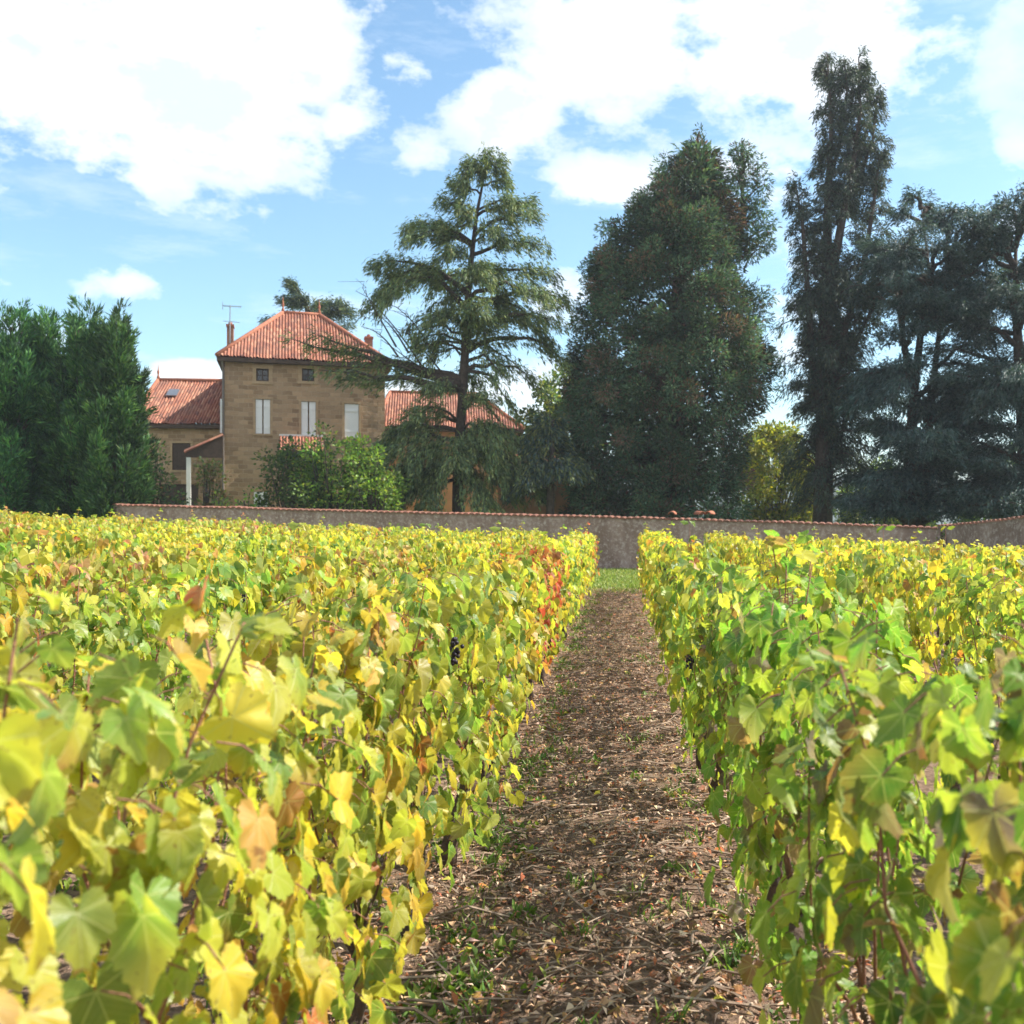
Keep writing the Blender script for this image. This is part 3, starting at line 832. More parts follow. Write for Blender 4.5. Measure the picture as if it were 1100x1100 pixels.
def shutter(parent, xa, xb, za, zb, y, mat='white'):
    b = Buf()
    b.box(xa, xb, y, y + 0.035, za, zb)
    n = 4
    for i in range(n):   # planks
        u0 = xa + (xb - xa) * i / n; u1 = xa + (xb - xa) * (i + 1) / n
        b.box(u0 + .006, u1 - .006, y - 0.012, y - 0.001, za + .01, zb - .01)
    for zz in (za + 0.18 * (zb - za), za + 0.8 * (zb - za)):
        b.box(xa + .02, xb - .02, y - .034, y - 0.013, zz - .05, zz + .05)
    return obj('shutter', b, mat, parent)

def plane_frame(px0, Y0, a):
    """facade frame with its origin where pixel column px0 meets distance Y0; direction (1, a)"""
    n = math.hypot(1, a); O = np.array([(px0 - VX) / F * Y0, Y0, 0.0]); ux = np.array([1 / n, a / n, 0]); vy = np.array([-a / n, 1 / n, 0])
    def pix(px, py, v=0.0):
        rx, rz = (px - VX) / F, (HY - py) / F     # ray (rx,1,rz)
        # (s*rx, s) = O + ux*u + vy*v
        den = rx * vy[0] + vy[1]
        s = ((O + vy * v) @ vy) / den
        p = np.array([s * rx, s, 0.0]) - O
        return p @ ux, H + rz * s
    return O, math.atan2(a, 1), pix

def build_house():
    O, rot, pix = plane_frame(241.5, 46.0, 0.32)
    gz = float(g(O[0]))
    t = thing('country_house', 'square three storey golden stone house with hipped red tile roof and white shutters', 'house', (O[0], O[1], 0), rot)
    W = pix(413, 480)[0]; ze = pix(300, 388)[1]; Dp = 7.0
    att = []
    for cx in (282, 331, 378):
        u, zt = pix(cx, 396); _, zb = pix(cx, 409.5)
        att.append((u - 0.27, u + 0.27, zb, zt))
    fst = []
    for xa, xb, ya, yb in ((274.5, 290.3, 428.5, 466), (323.5, 339.3, 431, 469), (370, 385.5, 433.5, 470)):
        ua, zt = pix(xa, ya); ub, _ = pix(xb, ya); _, zb = pix((xa + xb) / 2, yb)
        fst.append((ua, ub, zb, zt))
    gu = pix(280, 520); grd = [(gu[0] - .3, gu[0] + .3, gz + 0.3, gz + 2.3)]
    b = Buf(); wall_box(b, 0, W, 0, Dp, gz - 0.3, ze, att + fst + grd, 0.2); obj('wall', b, 'stone', t)
    for sgn in (0, 1):   # corner quoins
        q = Buf(); zq = gz; k = 0
        while zq < ze - 0.5:
            l = 0.5 if k % 2 else 0.3
            if sgn: q.box(W - l, W + 0.02, -0.018, 0.3, zq, zq + 0.375)
            else: q.box(-0.02, l * .8, -0.018, 0.3, zq, zq + 0.375)
            zq += 0.375; k += 1
        obj('quoin', q, 'stone', t)
    for o in att: window(t, o, 0)
    for i, o in enumerate(fst):
        s = Buf(); surround(s, o, 0, 0.1); obj('stone_surround', s, 'trim', t)
        m = (o[0] + o[1]) / 2
        if i < 2:
            shutter(t, o[0] + .01, m - .03, o[2] + .01, o[3] - .01, 0.03); shutter(t, m + .03, o[1] - .01, o[2] + .01, o[3] - .01, 0.03)
        else:
            shutter(t, o[0] + .01, o[1] - .01, o[2] + .01, o[3] - .01, 0.03)
    o = grd[0]; shutter(t, o[0] + .01, o[1] - .01, o[2], o[3] - .01, 0.03)
    # shutter folded back against the left corner
    sh = shutter(t, -0.20, -0.024, fst[0][2], fst[0][3] - .05, 0.05)
    r0 = pix(304, 338, Dp / 2); r1 = pix(343, 338, Dp / 2)
    rf, R0, R1 = hip_roof(t, 0, W, 0, Dp, ze + 0.06, r0[0], r1[0], (r0[1] + r1[1]) / 2, 0.32)
    finial(rf, R0 + [0, 0, .08]); finial(rf, R1 + [0, 0, .08])
    sk = Buf(); 
    # chimneys
    for px, pt, pb, v, w in ((247.5, 349, 392, 1.6, 0.14), (396, 362, 385, 3.4, 0.18)):
        u, zt = pix(px, pt, v)
        c = Buf(); c.box(u - w, u + w, v - .3, v + .3, ze + 0.05, zt - .12); 
        co = obj('chimney', c, 'brick', t)
        cc = Buf(); cc.box(u - w - .03, u + w + .03, v - .33, v + .33, zt - .12, zt - .02); cc.lathe([(.10, 0), (.08, .14)], (u, v, zt - .02), 9); obj('chimney_pot', cc, 'ridge', co)
        if px < 300:
            p = np.array([u, v - 0.3, zt]); wp = np.array([O[0], O[1], 0]) + np.array([math.cos(rot) * u - math.sin(rot) * (v - .34), math.sin(rot) * u + math.cos(rot) * (v - .34), zt - .9])
            at_ = thing('tv_antenna', 'thin metal television aerial strapped to the tall left chimney', 'antenna', tuple(wp), 0.5)
            a = Buf(); a.tube([(0, 0, 0), (0, 0, 1.2), (0.01, 0, 1.75)], 0.025, 6); obj('mast', a, 'alu', at_)
            a = Buf(); a.tube([(-0.32, 0, 1.68), (0.0, 0, 1.70), (0.5, 0, 1.74)], 0.018, 5)
            for i in range(9): x = -0.3 + i * 0.095; a.tube([(x, -.2, 1.69), (x, 0, 1.70), (x, .2, 1.69)], 0.01, 4)
            a.tube([(-0.32, 0, 1.5), (-.32, 0, 1.68), (-.32, 0, 1.86)], .014, 4)
            obj('aerial_boom', a, 'alu', at_)
            a = Buf(); a.tube([(-0.3, 0, .98), (0, 0, 1.0), (0.42, 0, 0.98)], 0.014, 5); obj('lower_boom', a, 'alu', at_)
    # gutter pipe at the left corner
    d = Buf(); d.tube([(-.06, -.08, gz), (-.06, -.08, 3), (-.06, -.08, ze - .5), (-.1, -.2, ze - .1)], .05, 8); obj('downpipe', d, 'zinc', t)
    # tiled door canopy on the front
    ua, zt = pix(300, 468); ub, zb = pix(347, 479)
    cn = Buf(); roof_slope(cn, (ua, -1.1, zt - 0.75), (ub, -1.1, zt - 0.75), (ua, 0, zt), (ub, 0, zt)); co = obj('door_canopy', cn, 'tile', t, True)
    cb = Buf(); cb.box(ua, ub, -0.09, -0.003, zt - .02, zt + .07); obj('canopy_flashing', cb, 'white2', co)
    cb = Buf(); cb.box(ua + .05, ub - .05, -1.05, -0.1, zt - .93, zt - .8)
    for xx in (ua + .1, ub - .2): cb.box(xx, xx + .12, -1.0, -.88, gz - .2, zt - .93)
    obj('canopy_frame', cb, 'dark', co)
    # lean-to porch at the left corner
    def pl(px, py, v): u, z = pix(px, py, v); return np.array([u, v, z])
    e0 = pl(198, 485, -0.6); zl = e0[2]; zh = pl(240, 467, -0.6)[2]; xl = e0[0]
    pr = Buf(); roof_slope(pr, (xl, 2.6, zl), (xl, -0.7, zl), (-.03, 2.6, zh), (-.03, -0.7, zh))
    po = obj('porch_roof', pr, 'tile', t, True)
    pb = Buf()
    pb.add([(xl + .05, -.6, zl - .05), (-.06, -.6, zh - .05), (-.06, -.6, zl - .25), (xl + .05, -.6, zl - .25), (xl + .05, -.5, zl - .05), (-.06, -.5, zh - .05), (-.06, -.5, zl - .25), (xl + .05, -.5, zl - .25)],
           [(0, 3, 2, 1), (4, 5, 6, 7), (0, 1, 5, 4), (1, 2, 6, 5), (2, 3, 7, 6), (3, 0, 4, 7)]); obj('porch_gable', pb, 'dark', po)
    pb = Buf(); pb.box(xl + .08, xl + .26, -.62, -.44, gz - .2, zl - .252); obj('porch_post', pb, 'white2', t)
    # ---- left wing
    O2, rot2, pix2 = plane_frame(147.0, 48.6, 0.10)
    gz2 = float(g(O2[0]))
    w = thing('house_wing', 'long low stone wing with red tile roof left of the square house', 'house', (O2[0], O2[1], 0), rot2)
    W2 = pix2(239, 450)[0] + 1.2; ze2 = pix2(200, 457)[1]
    wo = pix2(195, 476); wb = pix2(195, 505)
    op = (wo[0] - .42, wo[0] + .42, wb[1], wo[1]); dn = pix2(192, 520)
    dr = (dn[0] - .9, dn[0] + .9, gz2 - .2, dn[1])
    b = Buf(); wall_box(b, 0, W2, 0, 6, gz2 - .3, ze2, [op, dr], .3); obj('wall', b, 'stone', w)
    s = Buf(); surround(s, op, 0, .1); obj('stone_surround', s, 'trim', w)
    shutter(w, op[0] + .01, op[1] - .01, op[2] + .01, op[3] - .01, .04, 'dark')
    shutter(w, dr[0] + .01, dr[1] - .01, dr[2] + .01, dr[3] - .01, .1, 'dark')['label'] = 'dark cellar door under the wing'
    rr = pix2(170, 409, 3.0)
    rf, R0, R1 = hip_roof(w, 0, W2, 0, 6, ze2 + .05, rr[0], W2 - .5, rr[1], .3)
    finial(rf, R0 + [0, 0, .08], .8)
    su, sz = pix2(184, 421, 1.6)
    k = Buf(); slope = (rr[1] - ze2) / 3.3
    sy = 1.9
    zz = ze2 + (sy + .3) * slope
    n = np.array([0, -slope, 1]) / math.hypot(1, slope); up = np.array([0, 1, slope]) / math.hypot(1, slope)
    c0 = np.array([su, sy, zz]) + n * .1
    vs = [c0 + np.array([a, 0, 0]) + up * bb + n * d for d in (0, .06) for a, bb in ((-.25, -.3), (.25, -.3), (.25, .3), (-.25, .3))]
    k.add(vs, [(0, 1, 2, 3)[::-1], (4, 5, 6, 7), (0, 1, 5, 4), (1, 2, 6, 5), (2, 3, 7, 6), (3, 0, 4, 7)])
    obj('skylight', k, 'alu', rf)
    # ---- right wing
    O3, rot3, pix3 = plane_frame(408.0, 53.0, 0.18)
    gz3 = float(g(O3[0]))
    w = thing('house_annex', 'ochre rendered wing with red tile roof right of the house behind the cedar', 'house', (O3[0], O3[1], 0), rot3)
    W3 = pix3(556, 450)[0]; ze3 = pix3(480, 461)[1]
    ops = []
    for px in (445, 528):
        u, zt = pix3(px, 480); _, zb = pix3(px, 505); ops.append((u - .4, u + .4, zb, zt))
    b = Buf(); wall_box(b, 0, W3, 0, 6, gz3 - .3, ze3, ops, .2); obj('wall', b, 'ochre', w)
    for o in ops: window(w, o, 0)
    rr = pix3(512, 424, 3.0)
    hip_roof(w, 0, W3, 0, 6, ze3 + .05, 0.4, rr[0], rr[1], .3)
    # ---- low outbuilding
    O4, rot4, pix4 = plane_frame(535.0, 45.5, 0.1)
    w = thing('outbuilding', 'small ochre outbuilding low behind the wall between cedar and sequoia', 'outbuilding', (O4[0], O4[1], 0), rot4)
    W4 = pix4(612, 530)[0]; ze4 = pix4(570, 508)[1]
    u, zt = pix4(585, 527); _, zb = pix4(585, 541)
    op = [(u - .3, u + .3, zb, zt)]
    b = Buf(); wall_box(b, 0, W4, 0, 3, -.3, ze4, op, .2); obj('wall', b, 'ochre', w)
    window(w, op[0], 0)
    hip_roof(w, 0, W4, 0, 3, ze4 + .05, .8, W4 - .8, ze4 + .8, .2)
build_house()

# ------------------------------------------------------------------ trees
DEODAR = [((0.11, 0.16, 0.075), 4), ((0.16, 0.205, 0.08), 3), ((0.22, 0.245, 0.09), 2), ((0.07, 0.11, 0.06), 2)]
BLUE = [((0.05, 0.092, 0.09), 4), ((0.075, 0.12, 0.115), 3), ((0.11, 0.155, 0.145), 1.4), ((0.03, 0.06, 0.06), 2)]
SEQ = [((0.075, 0.145, 0.095), 5), ((0.10, 0.175, 0.105), 3), ((0.14, 0.215, 0.11), 1.6), ((0.17, 0.11, 0.075), 0.8), ((0.11, 0.095, 0.07), 0.6)]
RUSTY = [((0.20, 0.125, 0.09), 3), ((0.12, 0.11, 0.07), 2), ((0.09, 0.12, 0.07), 2)]
TALL = [((0.055, 0.085, 0.068), 5), ((0.08, 0.11, 0.078), 3), ((0.11, 0.125, 0.07), 0.8), ((0.04, 0.06, 0.052), 2)]
CYP = [((0.036, 0.105, 0.038), 4), ((0.06, 0.15, 0.045), 3), ((0.11, 0.22, 0.06), 1.8), ((0.026, 0.07, 0.032), 1)]
YEL = [((0.30, 0.32, 0.04), 4), ((0.20, 0.26, 0.04), 3), ((0.42, 0.38, 0.04), 2), ((0.10, 0.16, 0.03), 2)]
BUSH = [((0.05, 0.11, 0.03), 4), ((0.085, 0.16, 0.035), 3), ((0.14, 0.22, 0.04), 1.5), ((0.03, 0.06, 0.025), 2)]
LIME = [((0.18, 0.28, 0.045), 4), ((0.26, 0.36, 0.05), 2.5), ((0.36, 0.38, 0.055), 1.2), ((0.10, 0.17, 0.04), 1.5)]
RUST = [((0.12, 0.10, 0.04), 3), ((0.20, 0.10, 0.05), 2), ((0.10, 0.14, 0.04), 3), ((0.22, 0.24, 0.06), 1)]

def curve(a, tip, rise, n=9):
    """branch from a to tip that first rises by 'rise' then comes down"""
    t = np.linspace(0, 1, n)[:, None]
    p = a + (tip - a) * t
    p[:, 2] += rise * np.sin(np.pi * t[:, 0]) 
    return p

def plate(buf, br, width, n, pal, rng, L=(0.22, 0.42), W=0.09, droop=0.5, t0=0.25, nb=9, flat=0.10, hang=0.35, taper=0.75):
    """flat cedar plate around a branch curve: discrete side branchlets carrying drooping sprays"""
    m = len(br)
    T = nrm(np.gradient(br, axis=0))
    # branchlets
    tb = np.sort(t0 + (1 - t0) * rng.random(nb)); 
    sd = np.where(np.arange(nb) % 2 == 0, 1.0, -1.0)
    lb = width * (1.0 - taper * np.abs(tb - 0.55) ** 1.0) * rng.uniform(0.65, 1.15, nb)
    ab = rng.uniform(0.55, 1.1, nb)
    k = rng.integers(0, nb, n); s = rng.random(n) ** 0.75
    main = rng.random(n) < 0.22
    t = np.where(main, t0 + (1 - t0) * rng.random(n), tb[k])
    f = np.clip(t, 0, 1) * (m - 1); i = np.minimum(f.astype(int), m - 2); fr = (f - i)[:, None]
    B = br[i] * (1 - fr) + br[i + 1] * fr; Td = T[i]
    Hd = nrm(np.cross(Td, np.array([0, 0, 1.0]) + 0 * Td))
    side = (sd[k] * np.sin(ab[k]))[:, None] * Hd + (np.cos(ab[k]))[:, None] * Td
    ln = np.where(main, 0.05, lb[k] * s)
    P = B + side * ln[:, None] + rng.normal(0, 0.07, (n, 3)) * np.array([1, 1, 0.7])
    P[:, 2] += -droop * (ln / max(width, .1)) ** 2 * width * 0.5 + rng.normal(0, flat, n)
    dr = nrm(side * np.where(main, 0.1, 1)[:, None] + Td * 0.6 + rng.normal(0, 0.45, (n, 3)))
    dr[:, 2] -= hang * rng.random(n) * 1.5
    N = np.stack([rng.normal(0, .5, n), rng.normal(0, .5, n), np.ones(n)], 1)
    C = pick(pal, n, rng) * rng.normal(1, 0.08)
    sprays(buf, P, dr, N, rng.uniform(*L, n), W * rng.uniform(.6, 1.4, n), np.clip(C, .005, 1))

def tree_base(name, label, cat, px, Y, group=None):
    X = (px - VX) / F * Y
    z = float(g(X))
    return thing(name, label, cat, (X, Y, z), 0, group), np.array([X, Y, z])

def loc_of(px, py, Y, base): return at(px, py, Y) - base

def cedar():
    Y = 42.0; rng = np.random.default_rng(21)
    t, B = tree_base('cedar_tree', 'tall open deodar cedar with layered drooping branches beside the house', 'cedar tree', 492, Y)
    wood, crown = Buf(), Buf()
    tr = np.array([[0, 0, -0.3]] + [loc_of(px, py, Y, B) for px, py in ((492, 520), (494, 470), (497, 420), (500, 370), (502, 330), (504, 300), (508, 265), (512, 230), (518, 200), (523, 170))])
    wood.tube(tr, [.28, .235, .21, .19, .17, .15, .125, .1, .075, .05, .025], 9)
    def onT(py):
        z = loc_of(500, py, Y, B)[2]
        return np.array([np.interp(z, tr[:, 2], tr[:, 0]), np.interp(z, tr[:, 2], tr[:, 1]), z])
    # (start y, tip x, tip y, depth of tip, width, n, rise)
    br = [(205, 487, 196, 0, .55, 170, .1), (195, 545, 192, .2, .5, 170, .1), (180, 505, 178, 0, .4, 150, .05), (176, 538, 178, 0, .4, 150, .05), (168, 523, 166, 0, .3, 90, 0), (188, 520, 186, -.5, .4, 140, .05),
          (225, 478, 219, -.4, .7, 220, .15), (228, 569, 214, .3, .7, 260, .1), (222, 555, 222, -.8, .7, 240, .15),
          (262, 436, 243, .3, .75, 380, .5), (258, 450, 262, -1.2, .8, 340, .4), (270, 584, 262, .2, .9, 420, .3), (250, 572, 240, -1.2, .8, 340, .3),
          (310, 404, 285, .2, 1.0, 430, .6), (330, 394, 322, .6, 1.1, 560, 1.5), (326, 420, 330, -1.4, 1.1, 460, 1.1), (315, 410, 300, 1.6, 1.0, 380, .9),
          (300, 591, 292, .1, 1.0, 430, .4), (330, 606, 318, .4, 1.0, 420, .5), (318, 590, 330, -1.5, 1.0, 400, .6),
          (345, 592, 366, .3, 1.0, 360, .7), (352, 600, 350, -1, .9, 340, .5), (375, 612, 388, .4, 1.0, 340, .9),
          (395, 585, 420, 0, .8, 190, .7), (400, 560, 450, -.6, .8, 160, .8), (430, 552, 476, .4, .5, 60, .8),
          (405, 345, 362, -.6, .45, 230, -.1), (410, 318, 366, -.4, .5, 320, .1), (412, 372, 412, -.9, .6, 230, .2), (415, 352, 402, -1.2, .5, 200, .1),
          (365, 445, 378, .6, .7, 120, .3), (385, 530, 352, -1.4, .9, 330, .4), (350, 470, 352, -1.6, .8, 300, .4), (310, 520, 305, -2.0, 1.0, 420, .4), (280, 488, 285, -1.6, .8, 330, .4),
          (345, 520, 340, -2.2, .9, 330, .3), (260, 540, 262, -1.5, .7, 260, .3), (240, 505, 240, -1.2, .6, 260, .3),
          (420, 470, 425, -1.8, .8, 240, .3), (440, 530, 432, -1.8, .8, 200, .3), (450, 455, 445, -1.8, .9, 270, .3),
          (460, 408, 482, -.5, 1.1, 420, .6), (470, 418, 500, -1.6, 1.2, 420, .6), (480, 436, 520, -1.6, 1.1, 380, .5), (500, 405, 532, -.8, 1.1, 430, .4), (512, 430, 545, -1.5, .9, 330, .3),
          (465, 575, 492, -.4, 1.1, 380, .6), (475, 548, 515, -1.6, 1.0, 340, .5), (490, 585, 525, -.6, 1.1, 330, .5), (500, 525, 535, -1.6, .8, 260, .4), (480, 500, 500, -2.2, 1.0, 330, .4), (490, 470, 540, -2.0, 1.0, 330, .4), (495, 530, 548, -2.0, 1.0, 330, .4), (470, 440, 505, -2.0, 1.0, 330, .4), (470, 540, 500, -2.0, 1.0, 330, .4), (450, 420, 470, .6, 1.0, 330, .5), (485, 450, 530, -1.2, 1.0, 330, .4), (480, 555, 530, -1.0, 1.0, 360, .4), (455, 545, 480, -1.6, 1.0, 330, .4), (470, 570, 515, -1.8, 1.1, 360, .4), (500, 415, 545, -1.8, 1.0, 330, .4),
          (340, 500, 345, 2.2, 1.0, 300, .5), (290, 520, 290, 2.0, .9, 300, .5), (400, 500, 410, 2.4, 1.0, 260, .5), (300, 460, 300, 2.0, .9, 260, .5), (330, 560, 330, 2.0, .9, 260, .5)]
    for q in range(17):   # finer boughs between the main tiers
        yy = rng.uniform(195, 420); xl, xr = np.interp(yy, [195, 240, 300, 345, 420], [490, 455, 410, 425, 465]), np.interp(yy, [195, 240, 300, 345, 420], [540, 562, 588, 588, 560])
        tx = xl + (xr - xl) * rng.beta(.7, .7); rise = rng.uniform(.2, .6)
        br.append((yy - rng.uniform(0, 25), tx, yy, rng.normal(0, 1.1), .6, 110, rise))
    for (sy, tx, ty, dz, w, n, rise) in br:
        a = onT(sy + 4); tip = loc_of(tx, ty, Y, B) + np.array([0, dz, 0])
        c = curve(a, tip, rise); c[1:-1] += rng.normal(0, .06, (7, 3))
        wood.tube(c, np.linspace(max(.05, .03 * np.linalg.norm(tip - a)), .014, 9), 6)
        plate(crown, c, w, int(n * (4.6 if sy >= 455 else 3.3)), DEODAR, rng, droop=1.1, hang=.9, nb=16, L=(.15, .34), W=.05, flat=.17)
    # dead grey twigs of the bare limb over the house
    for (x0, y0, x1, y1) in ((470, 385, 425, 330), (455, 395, 398, 322), (440, 380, 402, 335), (450, 378, 440, 345), (430, 385, 395, 352), (445, 400, 385, 395), (425, 372, 390, 310), (460, 400, 420, 372), (440, 405, 400, 380), (475, 400, 440, 360)):
        a = loc_of(x0, y0, Y, B); e = loc_of(x1, y1, Y, B); a[1] += rng.normal(-.3, .3); e[1] += rng.normal(-.4, .5)
        c = curve(a, e, rng.uniform(-.2, .3)); wood.tube(c, np.linspace(.045, .01, 9), 5)
        for q in range(4):
            s = c[rng.integers(3, 9)]; wood.tube([s, s + np.array([rng.normal(-.2, .2), rng.normal(0, .2), rng.uniform(.0, .3)]), s + np.array([rng.normal(-.5, .25), rng.normal(0, .3), rng.uniform(.05, .6)])], [.015, .011, .006], 4)
    obj('trunk', wood, 'bark', t, True); obj('crown', crown, 'needle', t, attrs=True)
cedar()

def cluster_crown(buf, centers, outs, rad, per, pal, rng, L=(.2, .45), W=.13, hang=.35, up=0.0, tone=.24, sub=None):
    for c, o, r in zip(centers, outs, rad):
        n = int(per * (r / .55) ** 2)
        q = rng.normal(0, 1, (n, 3)); q = nrm(q) * (rng.random((n, 1)) ** .4)
        P = c + q * r * np.array([1, 1, .9])
        D = nrm(q * 1.1 + o * .4 + rng.normal(0, .3, (n, 3))); D[:, 2] += up - hang * rng.random(n)
        N = q + rng.normal(0, .4, (n, 3)) + np.array([0, 0, .4])
        C = pick(sub if sub and rng.random() < .14 else pal, n, rng) * min(2.0, max(.4, rng.normal(1, tone)))
        sprays(buf, P, D, N, rng.uniform(*L, n), W * rng.uniform(.6, 1.4, n), np.clip(C, .005, 1))

def profile_tree(t, B, Y, prof, trunk, pal, seed, ncl, per, rr=(.4, .75), depth=.8, gap=.0, L=(.2, .45), W=.13, hang=.35, up=0, mat='needle', trad=.7, shell=.45, limbs=.3, core=0, tone=.24, sub=None):
    """crown of tufts filling a left/right outline read off the photograph, round in depth, with limbs running to the tufts"""
    rng = np.random.default_rng(seed); wood, crown = Buf(), Buf()
    pr = np.array(prof, float)
    tk = np.array([loc_of(px, py, Y, B) for px, py in trunk]); tk[0, 2] = -.3
    wood.tube(tk, np.linspace(trad, .05, len(tk)), 10)
    wts = pr[:, 2] - pr[:, 1]; ys = rng.uniform(pr[0, 0], pr[-1, 0], ncl * 4)
    wy = np.interp(ys, pr[:, 0], wts); ys = ys[rng.random(len(ys)) < wy / wy.max()][:ncl]
    cs, os_, rs = [], [], []
    for y in ys:
        xl, xr = np.interp(y, pr[:, 0], pr[:, 1]), np.interp(y, pr[:, 0], pr[:, 2])
        cx, hw = (xl + xr) / 2, (xr - xl) / 2
        a = rng.uniform(0, 2 * math.pi); r = (shell + (1 - shell) * rng.random() ** .6)
        rad = rng.uniform(*rr) * (0.36 + .64 * min(1, hw / 62))
        hwm = max(hw / F * Y - rad * .75, .05)
        p = loc_of(cx, y, Y, B) + np.array([math.cos(a) * r * hwm, math.sin(a) * r * hwm * depth, 0])
        if gap and math.sin(p[0] * 1.9 + 1) * math.sin(p[2] * 1.3 + p[1]) > 1 - gap: continue
        cs.append(p); o = np.array([math.cos(a), math.sin(a), .1]); os_.append(o); rs.append(rad)
        if rng.random() < limbs:
            z = p[2] - .8
            s = np.array([np.interp(z, tk[:, 2], tk[:, 0]), np.interp(z, tk[:, 2], tk[:, 1]), max(z, 0.3)])
            wood.tube(curve(s, p, .2), np.linspace(.08, .02, 9), 5)
    cluster_crown(crown, cs, os_, rs, per, pal, rng, L, W, hang, up, tone, sub)
    if core:   # dense inner tufts added to block light through the crown
        ci, oi_ = [], []
        for q in range(core):
            y = np.interp(rng.random() ** .75, [0, 1], [pr[0, 0] + 25, pr[-1, 0]]); xl, xr = np.interp(y, pr[:, 0], pr[:, 1]), np.interp(y, pr[:, 0], pr[:, 2])
            hw = (xr - xl) / 2 / F * Y * .62; a = rng.uniform(0, 6.283); r = math.sqrt(rng.random())
            ci.append(loc_of((xl + xr) / 2, y, Y, B) + np.array([math.cos(a) * r * hw, math.sin(a) * r * hw * depth, 0])); oi_.append(np.array([math.cos(a), math.sin(a), 0]))
        cluster_crown(crown, ci, oi_, [.75] * core, 46, pal, rng, (.25, .45), .13, hang, up)
    obj('trunk', wood, 'bark', t, True); obj('crown', crown, mat, t, attrs=True)

def sequoia():
    Y = 44.0
    t, B = tree_base('sequoia_tree', 'broad dense dark giant sequoia with a blunt double top', 'sequoia tree', 718, Y)
    prof = [(136, 750, 755), (150, 744, 762), (160, 738, 768), (170, 730, 774), (185, 706, 782), (205, 690, 794), (225, 674, 800), (245, 650, 806), (265, 636, 806), (285, 628, 798),
            (310, 622, 806), (340, 620, 818), (370, 612, 828), (400, 606, 832), (430, 600, 826), (460, 598, 812), (500, 600, 806), (560, 602, 808)]
    profile_tree(t, B, Y, prof, [(718, 560), (722, 450), (728, 330), (738, 240), (750, 150)], SEQ, 31, 620, 250, rr=(.36, .70), gap=.08, shell=.80, hang=.2, L=(.11, .24), W=.055, limbs=.04, core=300, tone=.42, sub=RUSTY)
    # second top on the right
    rng = np.random.default_rng(33); b = Buf(); wood = Buf()
    pts = []
    for cx0, y0, y1, hw0 in ((713, 166, 215, 11), (688, 205, 250, 9), (652, 238, 290, 12), (634, 268, 320, 10), (620, 330, 390, 9), (816, 300, 350, 9), (824, 370, 440, 10)):
        for q in range(9): 
            py = y0 + (y1 - y0) * rng.random(); w_ = hw0 * min(1, .3 + (py - y0) / (y1 - y0))
            pts.append(loc_of(cx0 + rng.uniform(-w_, w_), py + 6, Y, B) + np.array([0, rng.normal(0, .6), 0]))
    for i in range(62):
        py = rng.uniform(160, 282); hw = np.interp(py, [158, 180, 230, 265, 285], [5, 18, 22, 20, 10])
        cx = np.interp(py, [158, 230, 285], [797, 803, 812])
        pts.append(loc_of(cx + rng.uniform(-hw, hw), py, Y, B) + np.array([0, rng.normal(0, .5), 0]))
    cluster_crown(b, pts, [np.array([.4, 0, .1])] * len(pts), rng.uniform(.28, .5, len(pts)), 140, SEQ, rng, hang=.6, L=(.13, .28), W=.06)
    wood.tube([loc_of(730, 330, Y, B), loc_of(775, 285, Y, B), loc_of(798, 240, Y, B), loc_of(797, 165, Y, B)], [.3, .2, .12, .03], 8)
    for p in pts[63::3]: wood.tube(curve(loc_of(799, 562 - (p[2] + B[2] - H) * F / Y + 14, Y, B), p, .1), np.linspace(.05, .015, 9), 5)
    obj('crown', b, 'needle', t, attrs=True)['label'] = 'second rounded top on the right'; obj('limb', wood, 'bark', t, True)
sequoia()

